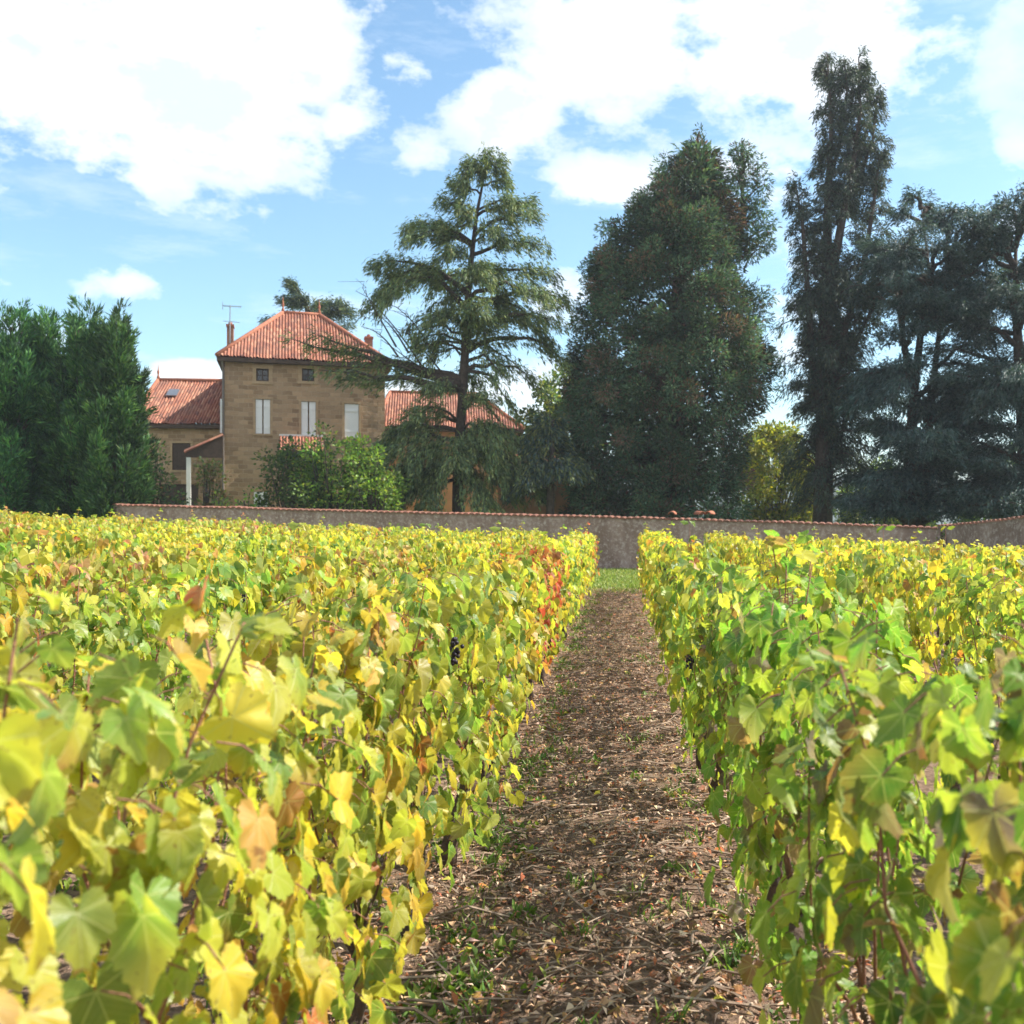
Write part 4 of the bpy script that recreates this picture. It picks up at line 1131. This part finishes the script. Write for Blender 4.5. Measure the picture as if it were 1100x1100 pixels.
def tall_conifer():
    Y = 46.0; rng = np.random.default_rng(41)
    t, B = tree_base('conifer_tree', 'very tall slender ragged conifer with several leaders, highest in the garden', 'conifer tree', 882, Y)
    wood, crown = Buf(), Buf()
    leaders = [([(882, 565), (884, 480), (886, 380), (888, 300), (890, 220), (891, 140), (890, 52)], .5, 1.0),
               ([(888, 330), (900, 250), (912, 190), (920, 130), (924, 58)], .24, .9), ([(900, 240), (925, 190), (938, 150), (944, 95)], .13, .8), ([(890, 200), (903, 150), (908, 100), (907, 66)], .1, .75),
               ([(884, 470), (872, 380), (866, 300), (860, 240), (855, 196)], .22, .85), ([(886, 440), (905, 360), (925, 290), (938, 215), (943, 170)], .22, .9),
               ([(884, 420), (912, 380), (935, 330), (948, 270)], .15, .8)]
    for pts, r, sc in leaders:
        c = np.array([loc_of(px, py, Y, B) for px, py in pts]); c[1:, 1] += rng.normal(0, .35, len(pts) - 1)
        if pts[0][1] > 560: c[0, 2] = -.3
        wood.tube(c, np.linspace(r, .03, len(c)), 8)
        length = np.linalg.norm(np.diff(c, axis=0), axis=1).sum(); nbr = int(length * 10.0)
        for i in range(nbr):
            u = rng.random() ** .85
            if pts[0][1] > 560 and u < .12: continue
            f = u * (len(c) - 1); k = min(int(f), len(c) - 2); p = c[k] + (c[k + 1] - c[k]) * (f - k)
            a = rng.uniform(0, 6.283); l = sc * (1.35 - .7 * u) * (1 - .45 * u ** 6) * rng.uniform(.35, 1.3)
            if pts[0][1] > 560: l *= 1.1
            tip = p + np.array([math.cos(a) * l, math.sin(a) * l, rng.uniform(-.25, .4) * l])
            bc = curve(p, tip, .15, 6); wood.tube(bc, np.linspace(.035, .008, 6), 4)
            plate(crown, bc, .30, int(52 + 40 * l), TALL, rng, L=(.14, .30), W=.05, droop=.8, t0=.2, nb=5, flat=.12, hang=.9)
    # lower hanging curtains
    for i in range(120):
        px = rng.uniform(838, 952); py = 545 - 260 * rng.random() ** 1.25; p = loc_of(px, py, Y, B) + np.array([0, rng.normal(0, 1.4), 0])
        z = p[2] - .4; s = np.array([np.interp(z, [0, 22], [0, .3]), 0, z]); bc = curve(s, p, .5, 8)
        wood.tube(bc, np.linspace(.06, .012, 8), 5)
        plate(crown, bc, .6, 210, TALL, rng, L=(.16, .36), W=.05, droop=1.0, t0=.3, nb=7, flat=.2, hang=1.1)
    obj('trunk', wood, 'bark', t, True); obj('crown', crown, 'needle', t, attrs=True)
tall_conifer()

def blue_cedar(px, Y, trunks, plates, seed, label):
    rng = np.random.default_rng(seed)
    t, B = tree_base('cedar_tree', label, 'cedar tree', px, Y, 'dark spreading cedars on the right')
    wood, crown = Buf(), Buf()
    tks = []
    for pts, r in trunks:
        c = np.array([loc_of(x, y, Y, B) for x, y in pts]); 
        if pts[0][1] > 555: c[0, 2] = -.3
        wood.tube(c, np.linspace(r, .02, len(c)), 9); tks.append(c)
    for (x, y, hw, n, dep) in plates:
        tip = loc_of(x, y, Y, B) + np.array([0, dep, 0])
        c = min(tks, key=lambda q: np.min(np.linalg.norm(q - tip, axis=1)))
        z = np.clip(tip[2] - .25 * abs(tip[0]) - .2, c[0, 2] + .6, c[-1, 2])
        s = np.array([np.interp(z, c[:, 2], c[:, 0]), np.interp(z, c[:, 2], c[:, 1]), z])
        d = tip - s; d[2] = 0; d = d / (np.linalg.norm(d) + 1e-6)
        bc = curve(s, tip + d * hw / F * Y * .4, .35); bc[1:-1] += rng.normal(0, .05, (7, 3))
        wood.tube(bc, np.linspace(.11, .02, 9), 6)
        plate(crown, bc, hw / F * Y * .8, n * 2, BLUE, rng, L=(.15, .30), W=.052, droop=.55, t0=.35, nb=18, flat=.14, hang=.6)
    obj('trunk', wood, 'bark', t, True); obj('crown', crown, 'needle', t, attrs=True)

def rand_plates(rng, x0, x1, ytop, ybot, n, dens):
    out = []
    for i in range(n):
        x = rng.uniform(x0, x1); yt = ytop(x); y = yt + (ybot - yt) * rng.random()
        out.append((x, y, rng.uniform(26, 50), int(dens * rng.uniform(.7, 1.3)), rng.normal(0, 2.2)))
    return out
rg = np.random.default_rng(55)
ytop1 = lambda x: np.interp(x, [930, 950, 965, 985, 1005, 1040, 1060], [300, 265, 235, 218, 225, 240, 250])
pl1 = rand_plates(rg, 935, 1055, ytop1, 350, 46, 480) + rand_plates(rg, 925, 1065, lambda x: 400, 550, 66, 420) + [(x, y, 38, 520, -2.2) for x, y in ((955, 520), (985, 515), (1015, 500), (940, 545), (970, 548), (1000, 545), (1030, 540), (905, 540), (925, 520), (990, 480), (1030, 460), (960, 400), (1000, 420), (1030, 380), (945, 370), (1010, 350), (975, 365), (940, 440))] + \
    [(985, 216, 20, 260, 0), (1000, 224, 26, 300, .4), (968, 238, 24, 300, -.4), (950, 262, 26, 320, .3), (945, 290, 28, 330, -.5), (1015, 240, 36, 420, -1), (960, 300, 34, 420, -2)]
blue_cedar(985, 42.5, [([(975, 565), (978, 480), (982, 420), (990, 350), (998, 290), (990, 225)], .30), ([(985, 560), (994, 470), (1004, 400), (1012, 330), (1020, 255)], .25), ([(980, 420), (968, 350), (960, 290)], .18)], pl1, 61,
           'dark spreading cedar with twin bare trunks standing right of the slender conifer')
ytop2 = lambda x: np.interp(x, [1040, 1065, 1090, 1130, 1200], [262, 240, 226, 228, 270])
pl2 = rand_plates(rg, 1045, 1190, ytop2, 360, 56, 500) + rand_plates(rg, 1010, 1190, lambda x: 370, 552, 84, 460) + \
    [(1085, 226, 34, 420, 0), (1100, 236, 40, 420, -1), (1060, 248, 30, 380, .5), (1050, 450, 44, 520, -2), (1075, 480, 46, 520, -2.4), (1040, 500, 44, 480, -2.4), (1090, 530, 46, 480, -2.4), (1020, 530, 40, 420, -2)]
blue_cedar(1105, 40.5, [([(1105, 568), (1102, 480), (1096, 400), (1090, 320), (1092, 232)], .45), ([(1100, 430), (1125, 350), (1145, 270)], .24)], pl2, 63,
           'dark blue green cedar filling the right edge with low sweeping branches')

def cypress_group():
    rng = np.random.default_rng(71)
    labs = ['green cypress cut by the left edge of the photo', 'green cypress second from the left edge in the tight clump', 'tallest green cypress of the clump, left of the outermost one', 'outermost green cypress of the clump, with a sunlit right flank by the house']
    specs = [(12, 37.5, 362, 36), (50, 38.6, 362, 36), (94, 38.0, 352, 42), (124, 37.2, 362, 28)]
    for (px, Y, top, hw), lab in zip(specs, labs):
        t, B = tree_base('cypress_tree', lab, 'cypress tree', px, Y, 'clump of cypresses at the left')
        wood, crown = Buf(), Buf()
        hgt = loc_of(px, top, Y, B)[2]; r0 = hw / F * Y
        wood.tube([(0, 0, -.3), (0, 0, hgt * .4), (0.05, 0, hgt * .92)], [.25, .16, .03], 8)
        for i in range(105):
            u = (i + rng.random()) / 105; a = rng.uniform(0, 6.283)
            z = .05 + u ** 1.05 * hgt * .80
            rad = r0 * np.interp(z / hgt, [0, .2, .5, .7, .8], [.95, 1.05, .85, .5, .22]) * rng.uniform(.65, 1.2)
            up = rng.uniform(1.3, 2.4) * (1.15 if u > .8 else 1)
            d = np.array([math.cos(a), math.sin(a) * .9, 0])
            base = np.array([0, 0, z * .96]); tip = base + d * rad + np.array([0, 0, up + .1])
            ctl = base + d * rad * .75 + np.array([0, 0, up * .28])
            ts = np.linspace(0, 1, 9)[:, None]
            bc = (1 - ts) ** 2 * base + 2 * ts * (1 - ts) * ctl + ts ** 2 * tip
            wood.tube(bc, np.linspace(.045, .008, 9), 4)
            shade = max(.4, rng.normal(.95, .3))
            for q in range(11):
                f = rng.uniform(.28, 1.0); k = min(int(f * 8), 7); p = bc[k] + (bc[k + 1] - bc[k]) * (f * 8 - k)
                tg = nrm(bc[k + 1] - bc[k])
                ax = nrm(tg + rng.normal(0, .38, 3) + d * .25 + np.array([0, 0, .15])); ln = rng.uniform(.35, .8) * (1.1 - .35 * f)
                n = 40; sg = rng.random(n)
                fan = rng.normal(0, 1, (n, 3)) * (.13 * (1 - sg * .8))[:, None]
                P = p + ax * (sg * ln)[:, None] + fan
                D = nrm(ax + fan * 3 + rng.normal(0, .2, (n, 3)))
                N = d + rng.normal(0, .5, (n, 3))
                C = np.clip(pick(CYP, n, rng) * shade, .005, 1)
                sprays(crown, P, D, N, rng.uniform(.16, .36, n), rng.uniform(.03, .065, n), C)
        obj('trunk', wood, 'bark', t, True); obj('crown', crown, 'needle', t, attrs=True)
cypress_group()

def leafy(name, label, cat, px, Y, top, x0, x1, pal, seed, ncl=60, per=55, L=(.1, .2), W=.1, base_py=556, rr=(.25, .5), group=None, top_peaks=None):
    """broad-leaved shrub or tree: stems plus clumps of leaf faces inside an uneven outline"""
    rng = np.random.default_rng(seed)
    t, B = tree_base(name, label, cat, px, Y, group)
    wood, crown = Buf(), Buf()
    hgt = loc_of(px, top, Y, B)[2]; cs, os_, rs = [], [], []
    for i in range(ncl):
        x = rng.uniform(x0, x1)
        w = 1 - abs((x - (x0 + x1) / 2) / ((x1 - x0) / 2)) ** 2.4
        if top_peaks is not None: hh = (np.interp(x, *top_peaks)); zt = loc_of(x, hh, Y, B)[2]
        else: zt = hgt * (0.35 + .65 * w) * rng.uniform(.85, 1.05)
        z = zt * rng.random() ** .6 * .94 + .06
        r = rng.uniform(*rr)
        p = np.array([(x - px) / F * Y, rng.normal(0, (x1 - x0) / F * Y * .2), max(z - r * .5, .15)])
        cs.append(p); os_.append(nrm(np.array([p[0], p[1], .6]))); rs.append(r)
        s = np.array([rng.normal(0, .1), rng.normal(0, .1), 0]); wood.tube(curve(s, p, .1), np.linspace(.045, .01, 9), 5)
    wood.tube([(0, 0, -.3), (0.03, 0, hgt * .3), (0, .03, hgt * .7)], [.09, .06, .02], 7)
    cluster_crown(crown, cs, os_, rs, per * 1.8, pal, rng, L, W, .3)
    obj('trunk', wood, 'bark', t, True); obj('crown', crown, 'leaf', t, attrs=True)

# shrubs before the house
leafy('magnolia_shrub', 'rounded dark glossy shrub in front of the golden house facade', 'shrub', 313, 39.5, 464, 276, 352, BUSH, 81, 70, 70, rr=(.3, .5), W=.1)
leafy('garden_tree', 'mid green leafy bush right of the dark rounded shrub', 'tree', 355, 39.0, 458, 325, 398, BUSH + LIME + [((0.13, .22, .04), 4)], 82, 80, 75, rr=(.3, .5), top_peaks=([322, 340, 358, 372, 385, 400], [490, 470, 455, 470, 462, 500]))
leafy('lime_shrub', 'sunlit lime green bush beneath the long cedar limb', 'shrub', 398, 38.8, 455, 372, 428, LIME, 83, 70, 66, rr=(.25, .42), top_peaks=([370, 380, 390, 405, 428], [470, 452, 462, 475, 505]))
leafy('rusty_shrub', 'reddish brown climbing shrub before the lean-to porch', 'shrub', 222, 41, 482, 208, 245, RUST, 84, 36, 55, rr=(.2, .38))
leafy('yellow_shrub', 'small yellow green shrub just behind the wall below the house corner', 'shrub', 236, 38.5, 520, 226, 250, LIME, 85, 18, 55, rr=(.18, .3))
leafy('low_shrub', 'low green shrub under the first floor shutters', 'shrub', 262, 38.5, 515, 248, 280, BUSH + LIME, 86, 26, 50, rr=(.18, .32))
leafy('side_shrub', 'thin green shrub growing at the foot of the outermost cypress', 'shrub', 163, 39, 470, 146, 188, BUSH + RUST, 87, 40, 45, rr=(.25, .42))
leafy('hedge_shrub', 'dark low hedge plant between thin shrub and porch post', 'shrub', 192, 39.5, 525, 178, 214, BUSH, 88, 22, 55, rr=(.2, .34))
# golden trees seen between the conifers
leafy('golden_tree', 'sunlit yellow green tree glowing between sequoia and slender conifer', 'tree', 832, 56, 440, 796, 880, YEL, 91, 120, 70, rr=(.4, .75), L=(.15, .3), W=.14, top_peaks=([790, 815, 830, 850, 885], [480, 445, 440, 450, 510]))
leafy('golden_tree', 'yellow green tree top peeping out left of the sequoia', 'tree', 600, 58, 385, 560, 645, YEL + BUSH + BUSH + DEODAR, 92, 110, 70, rr=(.4, .75), L=(.15, .3), W=.14, top_peaks=([555, 580, 600, 620, 650], [450, 400, 380, 385, 430]))
leafy('golden_tree', 'pale green tree low behind the twin trunked cedar', 'tree', 955, 60, 480, 900, 1000, LIME + BUSH, 93, 90, 60, rr=(.4, .75), L=(.15, .3), W=.14)
leafy('golden_tree', 'green tree glimpsed low behind the cedar at the right edge', 'tree', 1095, 58, 470, 1040, 1150, LIME + BUSH + BUSH, 94, 90, 60, rr=(.4, .75), L=(.15, .3), W=.14)
leafy('wall_ivy', 'tuft of creeper hanging over the coping near the wall corner', 'creeper', 1018, 30.4, 548, 1004, 1030, LIME + BUSH, 95, 16, 46, rr=(.12, .22), L=(.06, .12), W=.06)

def behind_house():
    Y = 66; rng = np.random.default_rng(99)
    t, B = tree_base('cedar_tree', 'cedar top showing above the house roof ridge', 'cedar tree', 335, Y)
    wood, crown = Buf(), Buf()
    tr = np.array([[0, 0, -.3], loc_of(333, 450, Y, B), loc_of(330, 330, Y, B), loc_of(318, 308, Y, B)]); wood.tube(tr, [.5, .4, .15, .05], 8)
    for (x, y, w, n, d) in ((316, 309, 1.0, 420, 0), (308, 322, 1.1, 420, .5), (325, 325, 1.2, 480, -.5), (338, 328, 1.2, 460, .5), (362, 327, 1.3, 460, 0), (370, 333, 1.1, 380, .6), (350, 338, 1.4, 480, -.5), (290, 345, 1.2, 420, 0), (375, 350, 1.2, 420, 0), (330, 350, 1.6, 500, -1)):
        tip = loc_of(x, y, Y, B) + np.array([0, d, 0]); z = tip[2] - .5
        s = np.array([np.interp(z, tr[:, 2], tr[:, 0]), 0, z]); c = curve(s, tip, .1); wood.tube(c, np.linspace(.12, .02, 9), 5)
        plate(crown, c, w, n * 2, BLUE + DEODAR, rng, L=(.2, .4), W=.07, nb=14, hang=.6, flat=.2)
    obj('trunk', wood, 'bark', t, True); obj('crown', crown, 'needle', t, attrs=True)
behind_house()

def young_cedar():
    Y = 41; rng = np.random.default_rng(77)
    t, B = tree_base('cedar_tree', 'low weeping cedar with drooping skirts left of the sequoia foot', 'cedar tree', 590, Y)
    wood, crown = Buf(), Buf()
    tr = np.array([[0, 0, -.3], loc_of(592, 500, Y, B), loc_of(594, 455, Y, B)]); wood.tube(tr, [.2, .14, .04], 8)
    for i in range(44):
        py = rng.uniform(455, 530); a = rng.uniform(0, 6.283); l = np.interp(py, [455, 500, 530], [.5, 1.7, 2.0]) * rng.uniform(.7, 1.1)
        z = loc_of(590, py, Y, B)[2]; s = np.array([0, 0, z]); tip = s + np.array([math.cos(a) * l, math.sin(a) * l, -.25 * l])
        c = curve(s, tip, .3); wood.tube(c, np.linspace(.04, .01, 9), 5)
        plate(crown, c, .55, 340, DEODAR + BLUE, rng, L=(.16, .32), W=.055, droop=1.0, hang=.9, nb=9)
    obj('trunk', wood, 'bark', t, True); obj('crown', crown, 'needle', t, attrs=True)
young_cedar()

# ------------------------------------------------------------------ the air
hb = Buf(); hb.box(-3050, 3050, -250, 4050, -2.5, 52)  # thin haze volume added to lift dark trees, partly standing in for lens veil
m, nt = new_mat('pale_air'); k = NT(nt)
pv = k.n('ShaderNodeVolumePrincipled'); pv.inputs['Color'].default_value = (0.82, 0.90, 1.0, 1); pv.inputs['Density'].default_value = 0.0005; pv.inputs['Anisotropy'].default_value = 0.3
o = k.n('ShaderNodeOutputMaterial'); k.l(pv.outputs[0], o.inputs['Volume']); M['air'] = m
ho = obj('haze', hb, 'air'); ho['kind'] = 'stuff'; ho['label'] = 'thin pale haze in the air, added to lift the dark trees'
# ------------------------------------------------------------------ sky, sun, camera
SUN_EL = math.radians(46); SX, SY = 0.97, 0.24
sd = np.array([SX, SY]) / math.hypot(SX, SY)
sun_dir = Vector((sd[0] * math.cos(SUN_EL), sd[1] * math.cos(SUN_EL), math.sin(SUN_EL)))
sl = bpy.data.lights.new('sun', 'SUN'); sl.energy = 5.0; sl.angle = math.radians(0.5); sl.color = (1.0, 0.93, 0.82)
so = bpy.data.objects.new('sun', sl); COL.objects.link(so)
so.rotation_euler = (-sun_dir).to_track_quat('-Z', 'Y').to_euler()
so.location = (30, 20, 40)

w = bpy.data.worlds.new('World'); scene.world = w; w.use_nodes = True
nt = w.node_tree; nt.nodes.clear(); k = NT(nt)
sky = k.n('ShaderNodeTexSky', sky_type='NISHITA', sun_disc=False)
sky.sun_elevation = SUN_EL; sky.sun_rotation = math.atan2(sd[0], sd[1])
sky.air_density = 1.0; sky.dust_density = 0.6; sky.ozone_density = 1.5
tc = k.n('ShaderNodeTexCoord')
dirv = tc.outputs['Generated']
sp = k.n('ShaderNodeSeparateXYZ'); k.l(dirv, sp.inputs[0])
az = k.math('ARCTAN2', sp.outputs[0], sp.outputs[1])
el = k.math('ARCSINE', sp.outputs[2])
def blob(px, py, sx, sy, amp=1.0, rot=0.0):
    """a cloud mass at a compass bearing and height above the horizon"""
    a0 = math.atan2(px - VX, F); e0 = math.atan2(HY - py, math.hypot(F, px - VX))
    da = k.math('SUBTRACT', az, a0); de = k.math('SUBTRACT', el, e0)
    c, s = math.cos(rot), math.sin(rot)
    u = k.math('DIVIDE', k.math('ADD', k.math('MULTIPLY', da, c), k.math('MULTIPLY', de, s)), sx / F)
    v = k.math('DIVIDE', k.math('SUBTRACT', k.math('MULTIPLY', de, c), k.math('MULTIPLY', da, s)), sy / F)
    q = k.math('ADD', k.math('MULTIPLY', u, u), k.math('MULTIPLY', v, v))
    return k.math('MULTIPLY', k.math('EXPONENT', k.math('MULTIPLY', q, -1.0)), amp)
def total(bl):
    t = bl[0]
    for b_ in bl[1:]: t = k.math('ADD', t, b_)
    return t
def widest(bl):
    t = bl[0]
    for b_ in bl[1:]: t = k.math('MAXIMUM', t, b_)
    return t
blobs = widest([blob(60, 70, 230, 115, 1.0), blob(230, -20, 200, 90, 1.0), blob(200, 110, 160, 85, 1.0), blob(315, 50, 95, 80, .95), blob(-200, 60, 250, 170, 1.0), blob(170, 190, 70, 30, .65),
                blob(660, 40, 140, 82, .95), blob(855, 30, 190, 90, 1.0), blob(545, 120, 72, 48, .95), blob(655, 195, 85, 32, .8), blob(790, 190, 120, 60, .6), blob(850, 330, 70, 100, .55),
                blob(600, 330, 60, 50, .6), blob(205, 402, 80, 20, .9), blob(130, 300, 60, 30, .52), blob(30, 350, 50, 30, .5), blob(440, 70, 60, 34, .6), blob(452, 160, 46, 26, .55),
                blob(1115, 50, 60, 95, .9), blob(1095, 150, 28, 40, .75), blob(430, 430, 100, 32, .9), blob(1090, 240, 70, 24, .65), blob(560, 430, 160, 40, .8), blob(370, 130, 45, 45, .7)])
# unseen clouds in the rest of the sky dome, spread wider as fill light
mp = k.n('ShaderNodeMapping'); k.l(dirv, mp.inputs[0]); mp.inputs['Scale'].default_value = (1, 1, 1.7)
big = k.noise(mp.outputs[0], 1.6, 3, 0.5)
fill_clouds = k.math('MULTIPLY', k.ramp(big, [(0.36, 0.0), (0.52, 1.0)]), k.ramp(sp.outputs[1], [(0.0, 1.0), (0.35, 0.0)]))
f1 = k.noise(mp.outputs[0], 7.0, 9, 0.62)
f2 = k.noise(mp.outputs[0], 24.0, 6, 0.6)
dens = k.math('ADD', k.math('ADD', blobs, fill_clouds), k.math('ADD', k.math('MULTIPLY', k.math('SUBTRACT', f1, 0.5), 2.1), k.math('MULTIPLY', k.math('SUBTRACT', f2, 0.5), 0.7)))
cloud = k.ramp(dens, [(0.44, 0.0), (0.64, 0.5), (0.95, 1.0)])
wisp = k.n('ShaderNodeMapping'); k.l(dirv, wisp.inputs[0]); wisp.inputs['Scale'].default_value = (2.2, 2.2, 9.0); wisp.inputs['Rotation'].default_value = (0, -0.25, 0)
wn = k.noise(wisp.outputs[0], 2.6, 8, 0.65)
cloud = k.math('MAXIMUM', cloud, k.math('MULTIPLY', k.ramp(wn, [(0.52, 0.0), (0.8, 0.34)]), k.ramp(sp.outputs[2], [(0.0, 0.0), (0.1, 1.0)])))
# grey bellies where the cloud is thick
thick = k.ramp(k.math('ADD', k.math('MULTIPLY', dens, 0.6), k.math('MULTIPLY', k.math('SUBTRACT', f1, .5), 2.2)), [(0.35, 0.0), (1.1, 1.0)])
ccol = k.mix(k.math('MULTIPLY', thick, 0.9), (1.0, 0.99, 0.97), (0.50, 0.57, 0.66))
ccol = k.mix(k.math('MULTIPLY', blob(1115, 70, 60, 110, 1.0), 0.8), ccol, (0.42, 0.56, 0.78))
hz = k.ramp(sp.outputs[2], [(0.0, 0.35), (0.14, 0.0)])
bg1 = k.n('ShaderNodeBackground'); k.l(k.mix(1.0, sky.outputs[0], (0.92, 1.10, 1.08), 'MULTIPLY'), bg1.inputs[0]); bg1.inputs[1].default_value = 0.105
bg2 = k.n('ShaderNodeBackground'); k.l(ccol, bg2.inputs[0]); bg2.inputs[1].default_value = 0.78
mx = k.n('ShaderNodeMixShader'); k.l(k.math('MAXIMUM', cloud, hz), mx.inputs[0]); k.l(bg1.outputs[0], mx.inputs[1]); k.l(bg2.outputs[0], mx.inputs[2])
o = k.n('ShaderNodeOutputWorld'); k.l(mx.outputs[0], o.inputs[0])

cam = bpy.data.cameras.new('camera'); co = bpy.data.objects.new('camera', cam); COL.objects.link(co)
co.location = (0, 0, H); co.rotation_euler = (math.radians(90), 0, 0)
cam.sensor_width = 36; cam.lens = 36.0; cam.shift_x = -(VX - 550) / 1100; cam.shift_y = (HY - 550) / 1100
cam.clip_start = 0.05; cam.clip_end = 8000
cam.dof.use_dof = True; cam.dof.focus_distance = 5.5; cam.dof.aperture_fstop = 5.6
scene.camera = co
vs = scene.view_settings; vs.view_transform = 'Standard'; vs.look = 'None'; vs.exposure = 1.08; vs.gamma = 1.0
scene.render.engine = 'CYCLES'
scene.cycles.use_denoising = True
scene.cycles.use_adaptive_sampling = True; scene.cycles.adaptive_threshold = 0.02
scene.cycles.max_bounces = 5; scene.cycles.diffuse_bounces = 3; scene.cycles.transmission_bounces = 3; scene.cycles.glossy_bounces = 2
scene.cycles.sample_clamp_indirect = 6.0
